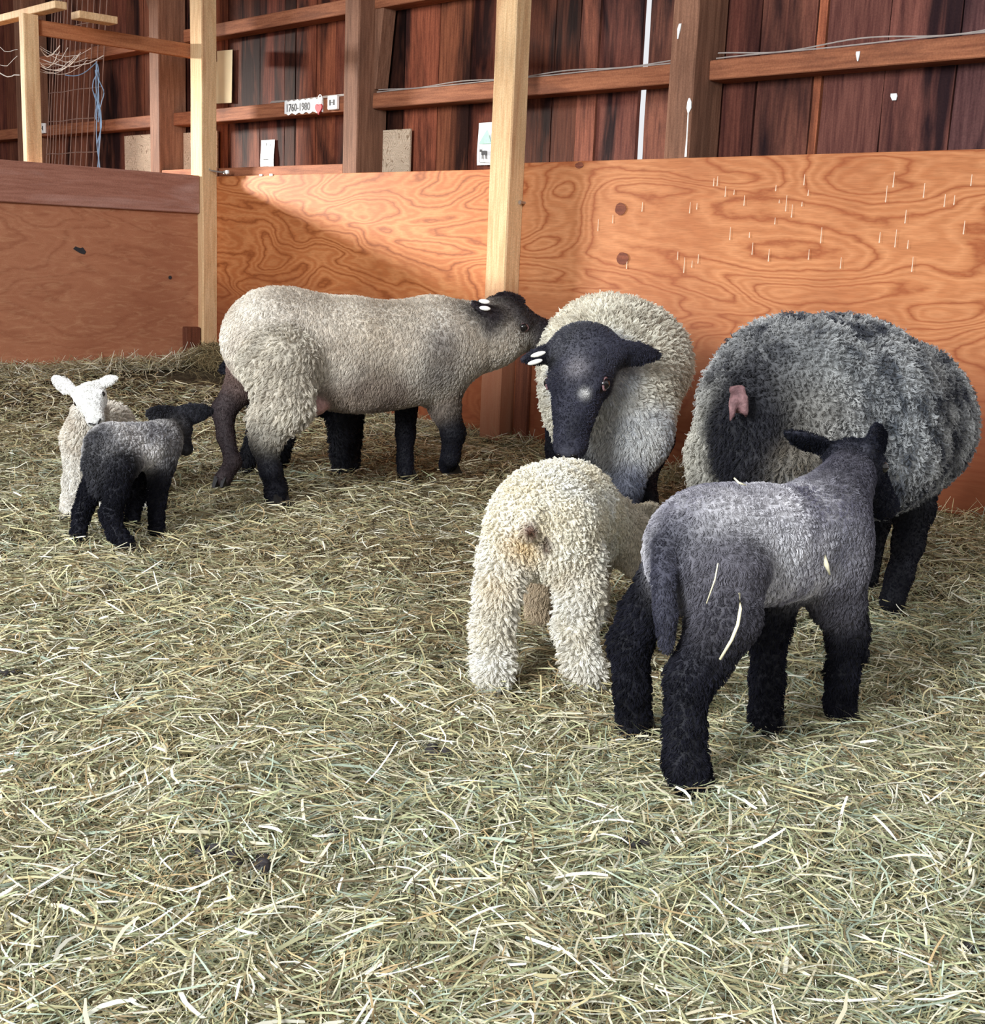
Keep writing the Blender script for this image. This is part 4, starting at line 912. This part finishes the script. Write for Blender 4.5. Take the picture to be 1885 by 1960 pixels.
B.ell(A(1040, 1000, 2.66), (.12, .110, .118), 'fleece', .05)
B.ell(A(1075, 980, 2.80), (.17, .118, .112), 'fleece', .06)
B.ell(A(1112, 1000, 2.96), (.11, .100, .11), 'fleece', .05)
for (kx, kk_) in (((980, 1035), None), ((1090, 1045), None)): B.ell(A(kx[0], kx[1], 2.62), (.075, .050, .085), 'fleece', .04)
g = G(942, 1308); leg(B, [(A(968, 1070, 2.60), .052), (A(953, 1130, 2.57), .038), (A(943, 1200, 2.555), .034), (A(944, 1265, 2.545), .032), (up(g, .018), .034)], 'leg', .02)
g = G(1122, 1303); leg(B, [(A(1105, 1075, 2.62), .052), (A(1108, 1140, 2.60), .039), (A(1100, 1200, 2.59), .034), (A(1112, 1265, 2.58), .030), (up(g, .018), .033)], 'leg', .02)
g = G(1030, 1192); leg(B, [(A(1040, 1070, 2.98), .050), (A(1030, 1130, 2.99), .026), (up(g, .018), .027)], ['inner', 'inner'], .02)
g = G(1135, 1190); leg(B, [(A(1130, 1070, 3.02), .050), (A(1135, 1130, 3.02), .026), (up(g, .018), .027)], ['inner', 'leg'], .02)
B.cone(A(1140, 1010, 3.02), .08, A(1185, 1015, 3.06), .060, 'fleece', .04)
head(B, A(1192, 1000, 3.04), A(1232, 1100, 2.98), unit([.85, -.15, .4]), (A(1170, 960, 2.97), A(1262, 985, 3.12)), ear_w=.14, wide=1.35, eyes=(1, 1))
B.ell(A(1205, 1035, 3.02), (.055, .062, .065), 'face', .03)
B.chain([(A(1015, 985, 2.55), .02), (A(1012, 1020, 2.53), .013)], 'fleece', .02)
B.build('cream curly lamb seen from behind, head lowered to the right beside the grey lamb', 'lamb', 'lambs', 140000, .0010, 5, .008)

# ---------------------------------------------------------------- lamb: small black and grey lamb at the left
B = Beast('lamb', math.radians(35), .0055)
B.regions = {'fleece': R_((.26, .25, .26), (.80, .77, .75), .007, clump=.5, lay=.7, mot=22, con=2.6), 'dark': R_((.018, .018, .024), (.07, .07, .08), .008, clump=.5, lay=.6, mot=25),
             'leg': R_(BLK, BLK2, .007, clump=.5, lay=.6), 'face': R_(BLK, (.035, .035, .045), .003), 'nose': R_(BLK, BLK2, 0), 'neck': R_((.08, .07, .06), (.20, .18, .16), .010)}
B.regions['fleece']['paint'] = [((195, 830), .05, (.05, .05, .06), .8), ((330, 860), .03, (.10, .10, .11), .5)]
B.ell(A(210, 858, 3.68), (.075, .066, .074), 'fleece', .04)
B.ell(A(258, 855, 3.76), (.105, .068, .070), 'fleece', .04)
B.ell(A(302, 852, 3.84), (.068, .058, .068), 'fleece', .04)
B.ell(A(215, 890, 3.67), (.08, .070, .058), 'dark', .03)
B.ell(A(306, 880, 3.82), (.042, .045, .05), 'dark', .03)
B.cone(A(312, 842, 3.86), .050, A(334, 818, 3.95), .030, 'neck', .03)
g = G(240, 1048); leg(B, [(A(225, 895, 3.63), .050), (A(222, 945, 3.62), .031), (A(212, 985, 3.61), .027), (A(222, 1020, 3.60), .021), (up(g, .015), .024)], 'leg', .02)
g = G(150, 1030); leg(B, [(A(195, 900, 3.74), .045), (A(172, 945, 3.73), .028), (A(158, 978, 3.72), .023), (up(g, .015), .022)], 'leg', .02)
g = G(300, 1022); leg(B, [(A(308, 895, 3.80), .038), (A(300, 955, 3.79), .023), (up(g, .015), .022)], 'leg', .02)
g = G(252, 1003); leg(B, [(A(268, 890, 3.92), .034), (A(262, 950, 3.91), .022), (up(g, .015), .021)], 'leg', .02)
B.chain([(A(180, 845, 3.63), .020), (A(175, 890, 3.60), .021), (A(185, 945, 3.60), .014)], 'dark', .02)
head(B, A(337, 806, 3.98), A(364, 862, 3.89), unit([.6, -.1, .8]), (A(281, 790, 3.88), A(406, 786, 4.04)), ear_w=.14, wide=1.05, ear_reg='face')
B.build('small black lamb with a silvery back, standing in front of the small white lamb', 'lamb', 'lambs', 70000, .0013, 6, .012)

# ---------------------------------------------------------------- lamb: small white lamb facing the camera
B = Beast('lamb', math.radians(-110), .0055)
B.regions = {'fleece': R_((.66, .58, .48), (.86, .80, .70), .012, clump=.6, lay=.6, mot=20), 'leg': R_((.74, .69, .61), (.90, .87, .80), .006, lay=.8), 'face': R_((.92, .90, .84), (.97, .96, .92), .003, lay=.8), 'nose': R_((.10, .09, .09), (.16, .14, .14), 0, sharp=.003),
             'ear': R_((.90, .87, .82), (.95, .93, .90), .003), 'knee': R_((.66, .62, .55), (.82, .79, .72), .014)}
B.ell(A(165, 850, 4.10), (.075, .072, .085), 'fleece', .04)
B.ell(A(200, 822, 4.26), (.13, .078, .080), 'fleece', .05)
B.ell(A(212, 815, 4.40), (.08, .075, .080), 'fleece', .04)
B.cone(A(162, 835, 4.08), .062, A(172, 790, 4.02), .052, 'fleece', .03)
g = G(130, 985, .01); leg(B, [(A(146, 880, 4.06), .042), (A(142, 925, 4.05), .028), (A(134, 955, 4.03), .024), (up(g, .018), .026)], ['leg', 'leg', 'leg'], .02)
B.ell(A(138, 922, 4.05), (.028, .028, .022), 'knee', .02)
g = G(215, 1003, .01); leg(B, [(A(188, 885, 4.08), .040), (A(205, 940, 4.02), .028), (up(g, .018), .026)], 'leg', .02)
for gx_, gy_, ax_ in ((283, 970, 250), (235, 955, 205)):
    g = G(gx_, gy_, .01); leg(B, [(A(ax_ - 30, 860, 4.38), .05), (A(ax_ + 10, 905, 4.34), .032), (up(g, .018), .025)], 'leg', .02)
p, T, L = head(B, A(170, 748, 3.98), A(181, 806, 3.86), unit([-.1, -.8, .6]), (A(224, 722, 3.98), A(100, 722, 3.96)), ear_reg='ear', wide=1.3, ear_w=.16, pink=False)
for s_, cx, cy in ((1, 0, 0),):
    mb = MB(); q = p(1.02, 0, -.05)
    mb.tube([p(1.0, .10, -.0), p(1.03, .03, -.06), p(1.03, -.03, -.06), p(1.0, -.10, -.0)], L * .018, 5); mb.tube([p(1.03, 0, -.06), p(1.0, 0, -.16)], L * .012, 5); B.kid('nose_line', mb, M_EYE, 'dark nose outline')
B.build('small white lamb facing the camera with upright ears, behind the small black lamb', 'lamb', 'lambs', 60000, .0014, 7, .013)

# ---------------------------------------------------------------- lamb: black lamb mostly hidden behind ewe 1
B = Beast('lamb', math.radians(193), .007)
B.regions = {'fleece': R_(BLK, BLK2, .014, clump=.7, lay=.6), 'leg': R_((.010, .010, .014), (.03, .03, .036), .013, clump=.6, lay=.6), 'face': R_(BLK, BLK2, .007), 'nose': R_(BLK, BLK2, 0)}
B.ell(A(600, 752, 5.08), (.21, .085, .085), 'fleece', .05)
B.ell(A(645, 755, 5.12), (.09, .08, .085), 'fleece', .05)
for (gx_, gy_, ax_, Yd) in ((655, 899, 652, 5.06), (668, 897, 666, 5.12)):
    g = G(gx_, gy_); leg(B, [(A(ax_, 780, Yd), .065), (A(ax_ + 2, 840, Yd), .045), (A(ax_ + 1, 870, Yd), .038), (up(g, .02), .038)], 'leg', .02)
for (gx_, gy_, ax_, Yd) in ((535, 888, 538, 5.06), (470, 896, 500, 5.0)):
    g = G(gx_, gy_); leg(B, [(A(ax_, 780, Yd), .05), (A((ax_ + gx_) / 2 + 6, 840, Yd), .034), (up(g, .02), .032)], 'leg', .02)
B.cone(A(530, 740, 5.06), .06, A(500, 700, 5.04), .05, 'fleece', .04)
head(B, A(495, 680, 5.03), A(462, 735, 4.93), unit([-.6, -.3, .8]), (A(424, 712, 4.88), A(520, 670, 5.12)), ear_w=.2, wide=1.2)
B.build('black lamb mostly hidden behind the long ewe, its thick woolly legs showing under her belly', 'lamb', 'lambs', 30000, .0016, 8, .014)

# straws caught on the grey lamb
def stalk(pts, r, lab, flat=1):
    mb = MB().tube(pts, r, 6); tag(mb.build('straw_stalk', M_STALK, smooth=True), lab, 'straw', 'straws caught on the grey lamb')
M_STALK = plain('pale_straw', (.80, .74, .52), .6, .3, .1)
stalk([A(1415, 1135, 2.015), A(1417, 1165, 2.01), A(1412, 1195, 2.01), A(1400, 1225, 2.015), A(1378, 1262, 2.02)], [.002, .0028, .003, .003, .0025], 'long curved pale straw stuck on the thigh of the grey lamb')
stalk([A(1578, 1062, 2.245), A(1581, 1080, 2.24), A(1588, 1100, 2.245)], [.002, .005, .0015], 'short white straw chip stuck on the shoulder of the grey lamb')
stalk([A(1374, 1078, 2.015), A(1368, 1110, 2.01), A(1352, 1155, 2.01)], [.001, .0014, .001], 'thin brown straw stuck above the thigh of the grey lamb')
stalk([A(1405, 915, 2.16), A(1414, 924, 2.15), A(1428, 929, 2.155)], [.0015, .002, .001], 'tiny white straw curl lying on the back of the grey lamb')
for o in bpy.data.objects:
    if '_o' in o: del o['_o']
